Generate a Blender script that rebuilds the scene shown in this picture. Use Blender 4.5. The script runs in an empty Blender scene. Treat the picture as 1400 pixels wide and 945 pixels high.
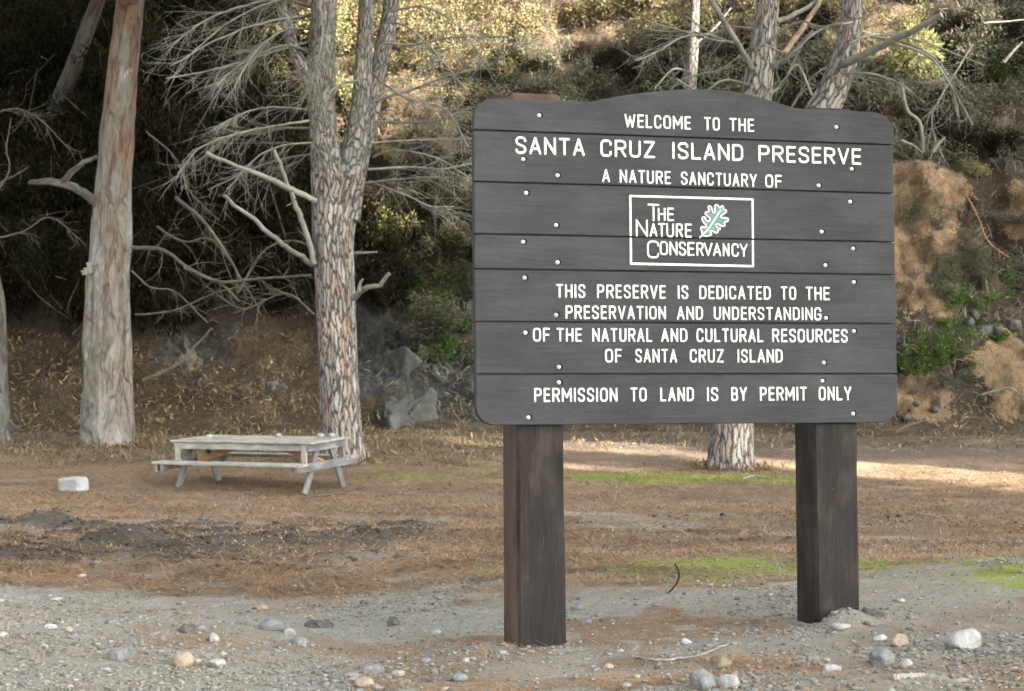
import bpy, math, random
import numpy as np
R = math.radians
random.seed(7)
rng = np.random.default_rng(11)
sc = bpy.context.scene
COL = sc.collection

# ------------------------------------------------------------------ camera, sky, sun, exposure
F_PX, HOR, CAMZ = 2400.0, 512.0, 1.39          # focal length in photo pixels, horizon row, eye height
PITCH = math.atan2(HOR - 472.5, F_PX)
cam_d = bpy.data.cameras.new("camera")
cam = bpy.data.objects.new("camera", cam_d); COL.objects.link(cam)
cam.location = (0, 0, CAMZ); cam.rotation_euler = (R(90) + PITCH, 0, 0)
cam_d.sensor_width = 36.0; cam_d.lens = F_PX * 36.0 / 1400.0
cam_d.clip_start = 0.1; cam_d.clip_end = 1000
cam_d.dof.use_dof = True; cam_d.dof.focus_distance = 9.3; cam_d.dof.aperture_fstop = 7.1
sc.camera = cam

SUN_EL, SUN_D = R(24), np.array([0.80, -0.60])  # elevation; horizontal direction towards the sun
SUN_D = SUN_D / np.linalg.norm(SUN_D)
w = bpy.data.worlds.new("World"); sc.world = w; w.use_nodes = True
nt = w.node_tree
sky = nt.nodes.new("ShaderNodeTexSky"); sky.sky_type = 'NISHITA'; sky.sun_disc = False
sky.sun_elevation = SUN_EL; sky.sun_rotation = math.atan2(SUN_D[0], SUN_D[1]); sky.air_density = 1.0; sky.dust_density = 4.0
bg = nt.nodes["Background"]; bg.inputs[1].default_value = 0.10
hs = nt.nodes.new("ShaderNodeHueSaturation"); hs.inputs["Saturation"].default_value = .20   # hazy, milky sky
nt.links.new(sky.outputs[0], hs.inputs["Color"]); nt.links.new(hs.outputs[0], bg.inputs[0])
sun_l = bpy.data.lights.new("sun", 'SUN'); sun_l.energy = 5.0; sun_l.angle = R(0.5); sun_l.color = (1.0, 0.90, 0.78)
sun = bpy.data.objects.new("sun", sun_l); COL.objects.link(sun)
sun.rotation_euler = (R(90) - SUN_EL, 0, math.atan2(SUN_D[0], -SUN_D[1]))
sc.view_settings.view_transform = 'Standard'; sc.view_settings.look = 'None'
sc.view_settings.exposure = 2.85; sc.view_settings.gamma = 1.0
sc.cycles.use_denoising = True
try:
    sc.cycles.denoiser = 'OPENIMAGEDENOISE'; sc.cycles.denoising_prefilter = 'ACCURATE'
except Exception: pass
sc.cycles.max_bounces = 6; sc.cycles.diffuse_bounces = 3; sc.cycles.transparent_max_bounces = 4
sc.cycles.sample_clamp_indirect = 4

# ------------------------------------------------------------------ projection helpers
ca, sa = math.cos(PITCH), math.sin(PITCH)
def ray(px, py):
    u = (px - 700) / F_PX; v = (472.5 - py) / F_PX
    return np.array([u, ca - v * sa, sa + v * ca])
def at(px, py, D):                               # the world point seen at a photo pixel, D metres into the scene
    r = ray(px, py); return np.array([0, 0, CAMZ]) + r * (D / r[1])
def proj(P):
    P = np.asarray(P, float); X, Y, Z = P[..., 0], P[..., 1], P[..., 2] - CAMZ
    yc = Y * ca + Z * sa; zc = -Y * sa + Z * ca
    return 700 + F_PX * X / yc, 472.5 - F_PX * zc / yc

# ------------------------------------------------------------------ noise
def _h(ix, iy, iz, s):
    n = (ix.astype(np.int64) * 374761393 + iy.astype(np.int64) * 668265263 + iz.astype(np.int64) * 2147483647 + s * 974711) & 0xffffffff
    n = ((n ^ (n >> 13)) * 1274126177) & 0xffffffff
    n = ((n ^ (n >> 16)) * 2246822519) & 0xffffffff
    return ((n ^ (n >> 15)) & 0xffffff) / float(0xffffff)
def vn(x, y, z=None, s=0):
    x = np.asarray(x, float); y = np.asarray(y, float); z = np.zeros_like(x) if z is None else np.asarray(z, float)
    x, y, z = np.broadcast_arrays(x, y, z)
    fx, fy, fz = np.floor(x), np.floor(y), np.floor(z)
    a, b, c = x - fx, y - fy, z - fz
    a, b, c = [t * t * (3 - 2 * t) for t in (a, b, c)]
    out = 0
    for i in (0, 1):
        for j in (0, 1):
            for k in (0, 1):
                out = out + _h(fx + i, fy + j, fz + k, s) * (a if i else 1 - a) * (b if j else 1 - b) * (c if k else 1 - c)
    return out * 2 - 1
def fbm(x, y, z=None, o=4, s=0):
    t, amp = 0, 1.0; z = 0 * np.asarray(x, float) if z is None else z
    for i in range(o):
        t = t + amp * vn(np.asarray(x) * 2 ** i, np.asarray(y) * 2 ** i, np.asarray(z) * 2 ** i, s + i); amp *= .5
    return t
def ss(a, b, x): 
    t = np.clip((np.asarray(x, float) - a) / (b - a), 0, 1); return t * t * (3 - 2 * t)

# ------------------------------------------------------------------ mesh helpers
def tag(o, label=None, cat=None, group=None, kind=None):
    for k, v in (("label", label), ("category", cat), ("group", group), ("kind", kind)):
        if v: o[k] = v
    return o
def empty(name, loc, label, cat, group=None):
    o = bpy.data.objects.new(name, None); COL.objects.link(o); o.location = tuple(float(c) for c in loc)
    return tag(o, label, cat, group)
class MB:                                        # collects vertices, faces and uv of ONE mesh
    def __init__(s): s.v = []; s.q = []; s.uv = []; s.n = 0; s.mi = []
    def add(s, verts, faces, uv=None, mi=0):     # faces: list of index arrays (M,k); uv (len(verts),2) per vertex
        verts = np.asarray(verts, float); s.v.append(verts)
        uv = np.zeros((len(verts), 2)) if uv is None else np.asarray(uv, float)
        s.uv.append(uv)
        for f in (faces if isinstance(faces, list) else [faces]):
            f = np.asarray(f, np.int64) + s.n; s.q.append(f); s.mi.append(np.full(len(f), mi))
        s.n += len(verts)
    def build(s, name, mat, parent=None, smooth=True, origin=None, attr=None):
        V = np.concatenate(s.v); UV = np.concatenate(s.uv)
        o0 = np.array(parent.matrix_world_loc if False else (0, 0, 0), float)
        p = parent
        while p is not None: o0 = o0 + np.array(p.location); p = p.parent
        org = np.array([0, 0, 0.]) if origin is None else np.asarray(origin, float) - o0
        Vl = V - o0 - org
        me = bpy.data.meshes.new(name)
        lv = np.concatenate([f.ravel() for f in s.q]); lt = np.concatenate([np.full(len(f), f.shape[1]) for f in s.q])
        ls = np.concatenate([[0], np.cumsum(lt)[:-1]])
        me.vertices.add(len(V)); me.vertices.foreach_set("co", Vl.ravel())
        me.loops.add(len(lv)); me.loops.foreach_set("vertex_index", lv.astype(np.int32))
        me.polygons.add(len(lt)); me.polygons.foreach_set("loop_start", ls.astype(np.int32))
        ul = me.uv_layers.new(name="UVMap"); ul.data.foreach_set("uv", UV[lv].ravel())
        if attr is not None:
            for nm, arr in attr.items():
                a = me.color_attributes.new(nm, 'FLOAT_COLOR', 'POINT'); a.data.foreach_set("color", np.asarray(arr, np.float32).ravel())
        mats = mat if isinstance(mat, (list, tuple)) else [mat]
        for m in mats: me.materials.append(m)
        if len(mats) > 1: me.polygons.foreach_set("material_index", np.concatenate(s.mi).astype(np.int32))
        me.polygons.foreach_set("use_smooth", np.full(len(lt), smooth))
        me.update(calc_edges=True); me.validate()
        ob = bpy.data.objects.new(name, me); COL.objects.link(ob); ob.location = tuple(org)
        if parent is not None: ob.parent = parent
        return ob
def catmull(P, n):
    P = np.asarray(P, float)
    if len(P) < 3: 
        t = np.linspace(0, 1, n)[:, None]; return P[0] * (1 - t) + P[-1] * t
    Q = np.vstack([2 * P[0] - P[1], P, 2 * P[-1] - P[-2]])
    tt = np.linspace(0, len(P) - 1 - 1e-9, n); i = tt.astype(int); t = (tt - i)[:, None]
    a, b, c, d = Q[i], Q[i + 1], Q[i + 2], Q[i + 3]
    return .5 * (2 * b + (c - a) * t + (2 * a - 5 * b + 4 * c - d) * t ** 2 + (3 * b - a - 3 * c + d) * t ** 3)
def frames(P):
    T = np.gradient(P, axis=0); T /= np.linalg.norm(T, axis=1)[:, None] + 1e-12
    N = np.zeros_like(P); r = np.array([1., 0, 0]) if abs(T[0, 0]) < .9 else np.array([0, 0, 1.])
    n = np.cross(T[0], np.cross(r, T[0])); n /= np.linalg.norm(n)
    for i in range(len(P)):
        n = n - T[i] * (n @ T[i]); n /= np.linalg.norm(n) + 1e-12; N[i] = n
    return T, N, np.cross(T, N)
def tube(mb, P, rad, sides=6, disp=None, cap=True, mi=0):
    P = np.asarray(P, float); n = len(P); rad = np.broadcast_to(rad, n)
    T, N, B = frames(P)
    a = np.linspace(0, 2 * np.pi, sides + 1)     # doubled seam so that the uv runs clean
    L = np.concatenate([[0], np.cumsum(np.linalg.norm(np.diff(P, axis=0), axis=1))])
    rr = rad[:, None] * np.ones(sides + 1)
    if disp is not None: rr = rr + disp(a[None, :] + 0 * rr, L[:, None] + 0 * rr, rad[:, None] + 0 * rr)
    V = P[:, None, :] + rr[..., None] * (np.cos(a)[None, :, None] * N[:, None, :] + np.sin(a)[None, :, None] * B[:, None, :])
    uv = np.stack([a[None, :] * max(rad.mean(), .002) + 0 * rr, L[:, None] + 0 * rr], -1)
    i, j = np.meshgrid(np.arange(n - 1), np.arange(sides), indexing='ij'); k = i * (sides + 1) + j
    q = np.stack([k, k + 1, k + sides + 2, k + sides + 1], -1).reshape(-1, 4)
    mb.add(V.reshape(-1, 3), q, uv.reshape(-1, 2), mi)
    if cap:
        for e in (0, n - 1):
            c = V[e, :-1]; mb.add(np.vstack([c, P[e][None]]), np.array([[m, (m + 1) % sides, sides] for m in range(sides)]), np.tile(uv[e, 0], (sides + 1, 1)), mi)
def box(mb, c, ex, ey, ez, hx, hy, hz, bev=0.004, uvs=1.0, mi=0):   # box with chamfered long edges, ex the long axis (uv u)
    c, ex, ey, ez = [np.asarray(t, float) for t in (c, ex, ey, ez)]
    pr = np.array([(-hy + bev, -hz), (hy - bev, -hz), (hy, -hz + bev), (hy, hz - bev), (hy - bev, hz), (-hy + bev, hz), (-hy, hz - bev), (-hy, -hz + bev)])
    V, UV = [], []
    per = np.concatenate([[0], np.cumsum(np.linalg.norm(np.diff(np.vstack([pr, pr[:1]]), axis=0), axis=1))])
    off = rng.uniform(0, 50)
    for sx in (-1, 1):
        for k in range(9):
            p = pr[k % 8]; V.append(c + ex * hx * sx + ey * p[0] + ez * p[1]); UV.append((hx * sx + off, per[k] + off))
    f = np.array([[k, k + 1, k + 10, k + 9] for k in range(8)])
    mb.add(V, f, UV, mi)
    for sx in (0, 1):
        idx = np.arange(8) + 9 * sx; vv = np.array(V)[idx]
        mb.add(vv, np.array([np.arange(8)]), np.c_[pr[:, 0], pr[:, 1]] + off, mi)
def leaves(mb, C, size, aspect=.35, up=0.3, dirn=None, mi=0, jit=.35):
    C = np.asarray(C, float); n = len(C)
    A = rng.normal(size=(n, 3)) if dirn is None else np.asarray(dirn) + rng.normal(size=(n, 3)) * jit
    A /= np.linalg.norm(A, axis=1)[:, None]
    Nn = rng.normal(size=(n, 3)); Nn[:, 2] += up * 2
    S = np.cross(A, Nn); S /= np.linalg.norm(S, axis=1)[:, None] + 1e-9
    sz = size * rng.uniform(.6, 1.4, n)[:, None]
    nrm = np.cross(S, A)
    V = np.stack([C, C + A * sz * .45 + S * sz * aspect * .5 + nrm * sz * .06, C + A * sz, C + A * sz * .45 - S * sz * aspect * .5 + nrm * sz * .06], 1).reshape(-1, 3)
    mb.add(V, np.arange(4 * n).reshape(n, 4), np.tile([[.5, 0], [1, .5], [.5, 1], [0, .5]], (n, 1)), mi)

# ------------------------------------------------------------------ materials
def mat(name):
    m = bpy.data.materials.new(name); m.use_nodes = True
    n = m.node_tree; b = n.nodes["Principled BSDF"]; b.inputs["Specular IOR Level"].default_value = .25
    return m, n, b
class G:                                          # small node-graph writer
    def __init__(s, n): s.n = n
    def node(s, t, **kw):
        d = s.n.nodes.new(t)
        for k, v in kw.items(): setattr(d, k, v)
        return d
    def link(s, a, b): s.n.links.new(a, b)
    def val(s, sock, v):
        if hasattr(v, "links") or hasattr(v, "is_output"): s.link(v, sock)
        else: sock.default_value = v
    def mapping(s, src, scale=(1, 1, 1), loc=(0, 0, 0)):
        d = s.node("ShaderNodeMapping"); s.link(src, d.inputs[0]); d.inputs["Scale"].default_value = scale; d.inputs["Location"].default_value = loc
        return d.outputs[0]
    def noise(s, vec, scale, detail=4, rough=.6, dist=0, out="Fac"):
        d = s.node("ShaderNodeTexNoise"); s.link(vec, d.inputs["Vector"]); d.inputs["Scale"].default_value = scale
        d.inputs["Detail"].default_value = detail; d.inputs["Roughness"].default_value = rough; d.inputs["Distortion"].default_value = dist
        return d.outputs[out]
    def vor(s, vec, scale, feature='F1', out="Distance", rand=1.0):
        d = s.node("ShaderNodeTexVoronoi", feature=feature); s.link(vec, d.inputs["Vector"]); d.inputs["Scale"].default_value = scale; d.inputs["Randomness"].default_value = rand
        return d.outputs[out]
    def ramp(s, fac, stops, interp='LINEAR'):
        d = s.node("ShaderNodeValToRGB"); s.link(fac, d.inputs[0]); cr = d.color_ramp; cr.interpolation = interp
        while len(cr.elements) < len(stops): cr.elements.new(.5)
        for e, (p, c) in zip(cr.elements, stops):
            e.position = p; e.color = (c, c, c, 1) if not hasattr(c, "__len__") else (*c, 1)
        return d.outputs[0]
    def mix(s, f, a, b, mode='MIX'):
        d = s.node("ShaderNodeMix", data_type='RGBA', blend_type=mode); s.val(d.inputs[0], f)
        for sk, v in ((d.inputs[6], a), (d.inputs[7], b)):
            if isinstance(v, tuple): sk.default_value = (*v, 1)
            else: s.link(v, sk)
        return d.outputs[2]
    def math(s, op, a, b=0.0):
        d = s.node("ShaderNodeMath", operation=op); s.val(d.inputs[0], a); s.val(d.inputs[1], b); return d.outputs[0]
    def bump(s, h, strength, dist, bsdf):
        d = s.node("ShaderNodeBump"); s.link(h, d.inputs["Height"]); d.inputs["Strength"].default_value = strength; d.inputs["Distance"].default_value = dist
        s.link(d.outputs[0], bsdf.inputs["Normal"]); return d
    def coord(s, which): return s.node("ShaderNodeTexCoord").outputs[which]
    def sep(s, v):
        d = s.node("ShaderNodeSeparateColor"); s.link(v, d.inputs[0]); return d.outputs
    def attr(s, nm):
        d = s.node("ShaderNodeAttribute"); d.attribute_name = nm; return d

def leaf_mat(name, cols, trans=.25, rough=.6):
    m, n, b = mat(name); g = G(n)
    r = g.node("ShaderNodeNewGeometry").outputs["Random Per Island"]
    k = len(cols); c = g.ramp(r, [(i / max(k - 1, 1), cols[i]) for i in range(k)])
    ob = g.node("ShaderNodeObjectInfo").outputs["Random"]
    c = g.mix(g.math('MULTIPLY', ob, .45), c, g.mix(.5, c, cols[0]))
    g.link(c, b.inputs["Base Color"]); b.inputs["Roughness"].default_value = rough; b.inputs["Specular IOR Level"].default_value = .06
    if trans:
        t = g.node("ShaderNodeBsdfTranslucent"); g.link(c, t.inputs[0]); mx = g.node("ShaderNodeMixShader"); mx.inputs[0].default_value = trans
        g.link(b.outputs[0], mx.inputs[1]); g.link(t.outputs[0], mx.inputs[2]); g.link(mx.outputs[0], n.nodes["Material Output"].inputs[0])
    return m
M = {}
M['dark_leaf'] = leaf_mat('dark_leaf', [(.005, .007, .0025), (.009, .011, .004), (.014, .014, .006), (.026, .019, .010), (.006, .008, .0035)], .05, .85)  # near-black: part of the slope's deep shade is put into the leaf colour
M['scrub_leaf'] = leaf_mat('scrub_leaf', [(.10, .11, .05), (.20, .18, .09), (.30, .23, .13), (.12, .14, .05), (.22, .16, .09), (.36, .29, .18)], .2)
M['grey_leaf'] = leaf_mat('grey_leaf', [(.06, .07, .045), (.10, .11, .075), (.16, .15, .11), (.07, .08, .04), (.12, .09, .06)], .15)
M['green_leaf'] = leaf_mat('green_leaf', [(.035, .075, .018), (.07, .125, .028), (.05, .09, .016), (.11, .16, .045)], .2)
M['yellow_leaf'] = leaf_mat('yellow_leaf', [(.20, .20, .075), (.30, .29, .12), (.12, .14, .045), (.38, .35, .19)], .35)
M['dry_leaf'] = leaf_mat('dry_leaf', [(.17, .135, .075), (.27, .205, .115), (.08, .06, .038), (.36, .29, .17), (.18, .125, .068), (.05, .041, .028), (.13, .085, .05)], .1)
M['needle'] = leaf_mat('needle', [(.34, .195, .095), (.42, .25, .125), (.22, .125, .065), (.44, .31, .185), (.14, .085, .05)], 0)
M['needle_mat'] = leaf_mat('needle_mat', [(.05, .04, .028), (.36, .23, .12), (.12, .085, .05), (.44, .33, .20), (.30, .17, .08), (.07, .055, .04), (.26, .22, .16)], 0)
M['needle_pale'] = leaf_mat('needle_pale', [(.30, .22, .13), (.20, .15, .10), (.38, .30, .20), (.14, .11, .08)], 0)
M['debris'] = leaf_mat('debris', [(.05, .04, .03), (.30, .21, .13), (.12, .085, .055), (.40, .33, .24), (.20, .12, .065), (.08, .065, .05), (.26, .24, .20)], 0)
M['straw'] = leaf_mat('straw', [(.16, .14, .10), (.26, .24, .18), (.10, .085, .06), (.32, .29, .22), (.14, .10, .06)], 0)
M['grass'] = leaf_mat('grass', [(.07, .13, .035), (.11, .17, .05), (.09, .15, .05), (.18, .19, .07)], .2)
M['moss'] = leaf_mat('moss', [(.19, .27, .03), (.26, .32, .05), (.15, .21, .03)], .2)
M['pebble'] = leaf_mat('pebble', [(.12, .12, .105), (.19, .19, .165), (.24, .24, .21), (.08, .078, .07), (.20, .17, .13), (.27, .27, .245), (.15, .16, .145), (.22, .20, .165)], 0, .8)
M['clod'] = leaf_mat('clod', [(.045, .040, .035), (.07, .06, .05), (.10, .085, .065)], 0, .9)

def plain0(name, c1, c2):
    m, n, b = mat(name); g = G(n); c = g.ramp(g.noise(g.coord('Object'), 40, 3, .6), [(.3, c1), (.7, c2)]); g.link(c, b.inputs[0]); b.inputs['Roughness'].default_value = .9; return m
def stone_mat(name, a, c):
    m, n, b = mat(name); g = G(n); o = g.coord("Object")
    f = g.noise(o, 9, 6, .65); f2 = g.noise(o, 60, 3, .7)
    col = g.ramp(f, [(.3, a), (.7, c)]); col = g.mix(.35, col, g.ramp(f2, [(.35, tuple(x * .6 for x in a)), (.65, tuple(min(1, x * 1.25) for x in c))]))
    g.link(col, b.inputs["Base Color"]); b.inputs["Roughness"].default_value = .85; g.bump(g.noise(o, 40, 6, .7), .5, .01, b); return m
M['stone_light'] = stone_mat('stone_light', (.22, .228, .21), (.36, .36, .335))
M['stone_grey'] = stone_mat('stone_grey', (.12, .125, .12), (.21, .215, .205))
M['stone_brown'] = stone_mat('stone_brown', (.13, .10, .07), (.22, .18, .13))
M['stone_dark'] = stone_mat('stone_dark', (.05, .048, .04), (.12, .115, .10))
M['stone_tan'] = stone_mat('stone_tan', (.25, .20, .14), (.35, .29, .22))
M['stone_white'] = stone_mat('stone_white', (.32, .33, .31), (.48, .48, .455))
M['stone_block'] = stone_mat('stone_block', (.22, .235, .235), (.34, .355, .35))
M['rock'] = stone_mat('rock', (.028, .03, .026), (.085, .088, .078))

def wood(name, base, light, dark, along='u', rough=.75, scale=1.0, knots=True, streak=.5, patch=.5, scratch=1.0, knot=1.0):
    m, n, b = mat(name); g = G(n); uv = g.coord("UV")
    rnd = g.node("ShaderNodeObjectInfo").outputs["Random"]
    off = g.node("ShaderNodeCombineXYZ"); g.link(g.math('MULTIPLY', rnd, 37.0), off.inputs[0]); g.link(g.math('MULTIPLY', rnd, 91.0), off.inputs[1])
    va = g.node("ShaderNodeVectorMath", operation='ADD'); g.link(uv, va.inputs[0]); g.link(off.outputs[0], va.inputs[1]); v = va.outputs[0]
    sx = (1.2, 22, 1) if along == 'u' else (22, 1.2, 1)
    sx = tuple(t * scale for t in sx)
    warp = g.noise(g.mapping(v, (.8, 3, 1) if along == 'u' else (3, .8, 1)), 2.2, 2, .5, out="Color")
    wv = g.mix(.06, v, warp, 'ADD')
    gr = g.noise(g.mapping(wv, sx), 3.0, 6, .65, .6); fine = g.noise(g.mapping(wv, tuple(t * 4 for t in sx)), 4.0, 3, .7)
    big = g.noise(g.mapping(v, (1.3, 3, 1) if along == 'u' else (3, 1.3, 1)), 1.6, 4, .6)
    col = g.ramp(gr, [(.28, dark), (.5, base), (.75, light)])
    col = g.mix(streak, col, g.ramp(fine, [(.3, dark), (.7, light)]))
    col = g.mix(patch, col, g.ramp(big, [(.36, dark), (.5, base), (.62, light)]))
    scr = g.noise(g.mapping(v, (2.2, 70, 1) if along == 'u' else (70, 2.2, 1)), 1.0, 4, .75); col = g.mix(g.ramp(scr, [(.60, 0.0), (.70, .55 * scratch)]), col, tuple(min(1, t * 1.8) for t in light)); col = g.mix(g.ramp(scr, [(.30, .75 * scratch), (.37, 0.0)]), col, tuple(t * .5 for t in dark))
    h = g.math('ADD', g.math('MULTIPLY', fine, .5), gr)
    if knots:
        kv = g.vor(g.mapping(v, (1.6, 5.0, 1) if along == 'u' else (5.0, 1.6, 1)), 1.0)
        kf = g.ramp(kv, [(.045 * knot, 1.0), (.10 * knot, 0.0)]); col = g.mix(g.math('MULTIPLY', kf, .75), col, dark)
        h = g.math('SUBTRACT', h, g.math('MULTIPLY', kf, .8))
        sp = g.vor(g.mapping(v, (9, 14, 1)), 1.0); sf = g.ramp(sp, [(.03, 1.0), (.06, 0.0)])
        col = g.mix(g.math('MULTIPLY', sf, .35), col, tuple(min(1, t * 2.6) for t in light))
    g.link(col, b.inputs["Base Color"]); b.inputs["Roughness"].default_value = rough
    g.bump(h, .45, .004, b); return m
M['board'] = wood('sign_board_stain', (.033, .0342, .0355), (.054, .0562, .0580), (.0165, .0168, .0172), streak=.45, patch=.35, scratch=.45)
M['post'] = wood('sign_post_stain', (.0130, .0100, .0083), (.045, .037, .031), (.004, .003, .0025), along='v', scale=.45, streak=.6, knot=2.0)
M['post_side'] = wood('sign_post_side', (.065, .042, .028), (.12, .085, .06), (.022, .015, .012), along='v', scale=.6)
M['table_grey'] = wood('weathered_table_wood', (.30, .295, .255), (.46, .46, .41), (.095, .088, .072), knots=True, streak=.65)
M['table_rail'] = wood('weathered_rail_wood', (.15, .16, .155), (.28, .29, .28), (.06, .06, .06))
M['table_tan'] = wood('fresh_tan_wood', (.50, .29, .13), (.58, .38, .20), (.30, .16, .07))
M['drift'] = wood('driftwood', (.26, .25, .22), (.40, .38, .34), (.12, .11, .09))
m, n, b = mat('letter_paint'); g = G(n); o = g.coord("Object"); c = g.mix(g.ramp(g.noise(o, 70, 6, .75), [(.30, .8), (.36, 0.0)]), g.ramp(g.noise(o, 18, 5, .7), [(.36, (.50, .51, .47)), (.6, (.78, .79, .75))]), (.10, .10, .10)); g.link(c, b.inputs[0]); b.inputs["Roughness"].default_value = .6; M['letter'] = m
m, n, b = mat('leaf_paint'); g = G(n); o = g.coord("Object"); c = g.ramp(g.noise(o, 60, 4, .7), [(.3, (.055, .15, .115)), (.7, (.095, .22, .175))]); g.link(c, b.inputs[0]); b.inputs["Roughness"].default_value = .6; M['leaf_green'] = m
m, n, b = mat('bolt_metal'); g = G(n); o = g.coord("Object"); c = g.ramp(g.noise(o, 60, 4, .7), [(.3, (.50, .50, .46)), (.7, (.70, .70, .66))]); g.link(c, b.inputs[0]); b.inputs["Metallic"].default_value = .5; b.inputs["Roughness"].default_value = .35; M['bolt'] = m

M['bolt_shadow'] = plain0('bolt_shadow_paint', (.006, .003, .002), (.014, .007, .004))
def pine_bark(name, grey_only=False):
    m, n, b = mat(name); g = G(n); uv = g.coord("UV")
    warp = g.noise(g.mapping(uv, (7, 3.5, 1)), 1.0, 5, .7, out="Color")
    v = g.mix(.16, uv, warp, 'ADD')
    mp = g.mapping(v, (17.5, 4.4, 1) if grey_only else (15.5, 2.7, 1))
    e = g.vor(mp, 1.0, 'DISTANCE_TO_EDGE'); cc = g.vor(mp, 1.0, 'F1', "Color")
    e2 = g.vor(g.mapping(v, (24, 9, 1)), 1.0, 'DISTANCE_TO_EDGE')
    s = g.sep(cc)
    grey = g.ramp(s[0], [(0, (.22, .21, .18)), (.4, (.30, .292, .25)), (.8, (.40, .39, .345)), (1, (.30, .22, .165))])
    org = g.ramp(s[2], [(0, (.36, .185, .105)), (.6, (.34, .225, .155)), (1, (.40, .235, .145))])
    lenf = g.node("ShaderNodeSeparateXYZ"); g.link(uv, lenf.inputs[0])
    low = g.ramp(g.math('DIVIDE', lenf.outputs[1], 8.0), [(.12, .72), (.35, .82), (.6, .97)])
    of = g.math('GREATER_THAN', s[1], .97 if grey_only else low)
    flake = g.noise(g.mapping(uv, (14, 5, 1)), 1.5, 3, .5)
    of = g.math('MULTIPLY', of, g.ramp(flake, [(.34, 0.0), (.42, 1.0)]))
    col = g.mix(of, grey, org)
    fn = g.noise(g.mapping(uv, (30, 12, 1)), 2.0, 5, .7); col = g.mix(.45, col, g.ramp(fn, [(.3, (.12, .11, .10)), (.7, (.42, .41, .38))]))
    col = g.mix(g.math('MULTIPLY', g.ramp(e2, [(.0, 1.0), (.05, 0.0)]), .35), col, (.10, .09, .085))
    gn = g.noise(g.mapping(uv, (10, 4, 1)), 1.5, 4, .7); gap = g.ramp(g.math('ADD', e, g.math('MULTIPLY', g.math('SUBTRACT', gn, .5), .35)), [(.03, 1.0), (.14, 0.0)])
    col = g.mix(gap, col, (.064, .057, .047))
    if grey_only: col = g.mix(.25, col, (.12, .12, .10))
    g.link(col, b.inputs["Base Color"]); b.inputs["Roughness"].default_value = .9
    h = g.math('ADD', g.ramp(e, [(0, 0.0), (.22, 1.0)]), g.math('MULTIPLY', fn, .25))
    g.bump(h, 1.0, .03, b); return m
M['pine_bark'] = pine_bark('pine_bark'); M['pine_bark_grey'] = pine_bark('pine_bark_grey', True)
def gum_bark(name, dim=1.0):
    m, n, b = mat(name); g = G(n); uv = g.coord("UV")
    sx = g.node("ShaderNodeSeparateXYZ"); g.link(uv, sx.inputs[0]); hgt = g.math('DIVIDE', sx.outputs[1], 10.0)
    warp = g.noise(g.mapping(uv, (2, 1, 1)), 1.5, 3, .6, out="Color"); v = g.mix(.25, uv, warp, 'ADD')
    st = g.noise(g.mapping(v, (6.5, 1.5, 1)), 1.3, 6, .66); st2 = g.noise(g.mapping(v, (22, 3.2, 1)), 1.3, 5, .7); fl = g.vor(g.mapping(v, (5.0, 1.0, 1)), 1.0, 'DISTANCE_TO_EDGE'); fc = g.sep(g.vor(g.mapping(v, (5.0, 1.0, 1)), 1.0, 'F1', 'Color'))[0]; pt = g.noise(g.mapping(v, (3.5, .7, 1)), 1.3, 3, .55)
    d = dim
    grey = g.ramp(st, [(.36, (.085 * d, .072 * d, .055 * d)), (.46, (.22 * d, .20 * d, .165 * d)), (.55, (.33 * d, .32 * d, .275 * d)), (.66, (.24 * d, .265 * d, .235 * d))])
    tan = g.ramp(st, [(.36, (.10 * d, .05 * d, .03 * d)), (.5, (.30 * d, .165 * d, .10 * d)), (.64, (.34 * d, .25 * d, .17 * d))])
    tf = g.math('ADD', g.ramp(pt, [(.52, 0.0), (.62, 1.0)]), 0.0)
    tf = g.math('MULTIPLY', tf, g.ramp(hgt, [(.1, .3), (.40, .45), (.60, 1.0)]))
    up = g.math('MULTIPLY', g.ramp(hgt, [(.42, 0.0), (.6, .6)]), g.ramp(pt, [(.38, 0.0), (.5, 1.0)]))
    col = g.mix(tf, grey, tan); col = g.mix(up, col, tan)
    col = g.mix(.5, col, g.ramp(st2, [(.38, (.05 * d, .042 * d, .032 * d)), (.6, (.38 * d, .36 * d, .31 * d))]))
    col = g.mix(.32, col, g.ramp(fc, [(0, (.12 * d, .10 * d, .08 * d)), (.5, (.30 * d, .28 * d, .24 * d)), (1, (.42 * d, .41 * d, .37 * d))])); col = g.mix(g.math('MULTIPLY', g.ramp(fl, [(.02, .55), (.05, 0.0)]), g.ramp(pt, [(.42, 0.0), (.5, 1.0)])), col, (.05 * d, .04 * d, .03 * d))  # dark lines at the flake edges are shadow painted into the bark
    col = g.mix(g.math('MULTIPLY', tf, .6), col, (1.0, .70, .50), 'MULTIPLY'); col = g.mix(g.math('MULTIPLY', up, .6), col, (.95, .70, .52), 'MULTIPLY')
    gp_ = g.noise(g.mapping(uv, (4.0, .5, 1), (5, 3, 0)), 1.1, 3, .6); col = g.mix(g.math('MULTIPLY', g.ramp(gp_, [(.55, 0.0), (.62, .6)]), 1.0), col, (.86, 1.0, .93), 'MULTIPLY')
    ck = g.noise(g.mapping(v, (16, 1.1, 1)), 1.2, 3, .55); col = g.mix(g.ramp(ck, [(.30, .7), (.38, 0.0)]), col, (.035 * d, .028 * d, .02 * d))
    g.link(col, b.inputs["Base Color"]); b.inputs["Roughness"].default_value = .85
    g.bump(g.math('ADD', g.math('ADD', st, g.math('MULTIPLY', fc, .5)), g.math('MULTIPLY', st2, .7)), 1.0, .06, b); return m
M['gum'] = gum_bark('gum_bark', .84); M['gum_dim'] = gum_bark('gum_bark_dim', .5); M['gum_dark'] = gum_bark('gum_bark_dark', .28)  # dim and dark copies carry the shade of the hollow in the bark colour
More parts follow.
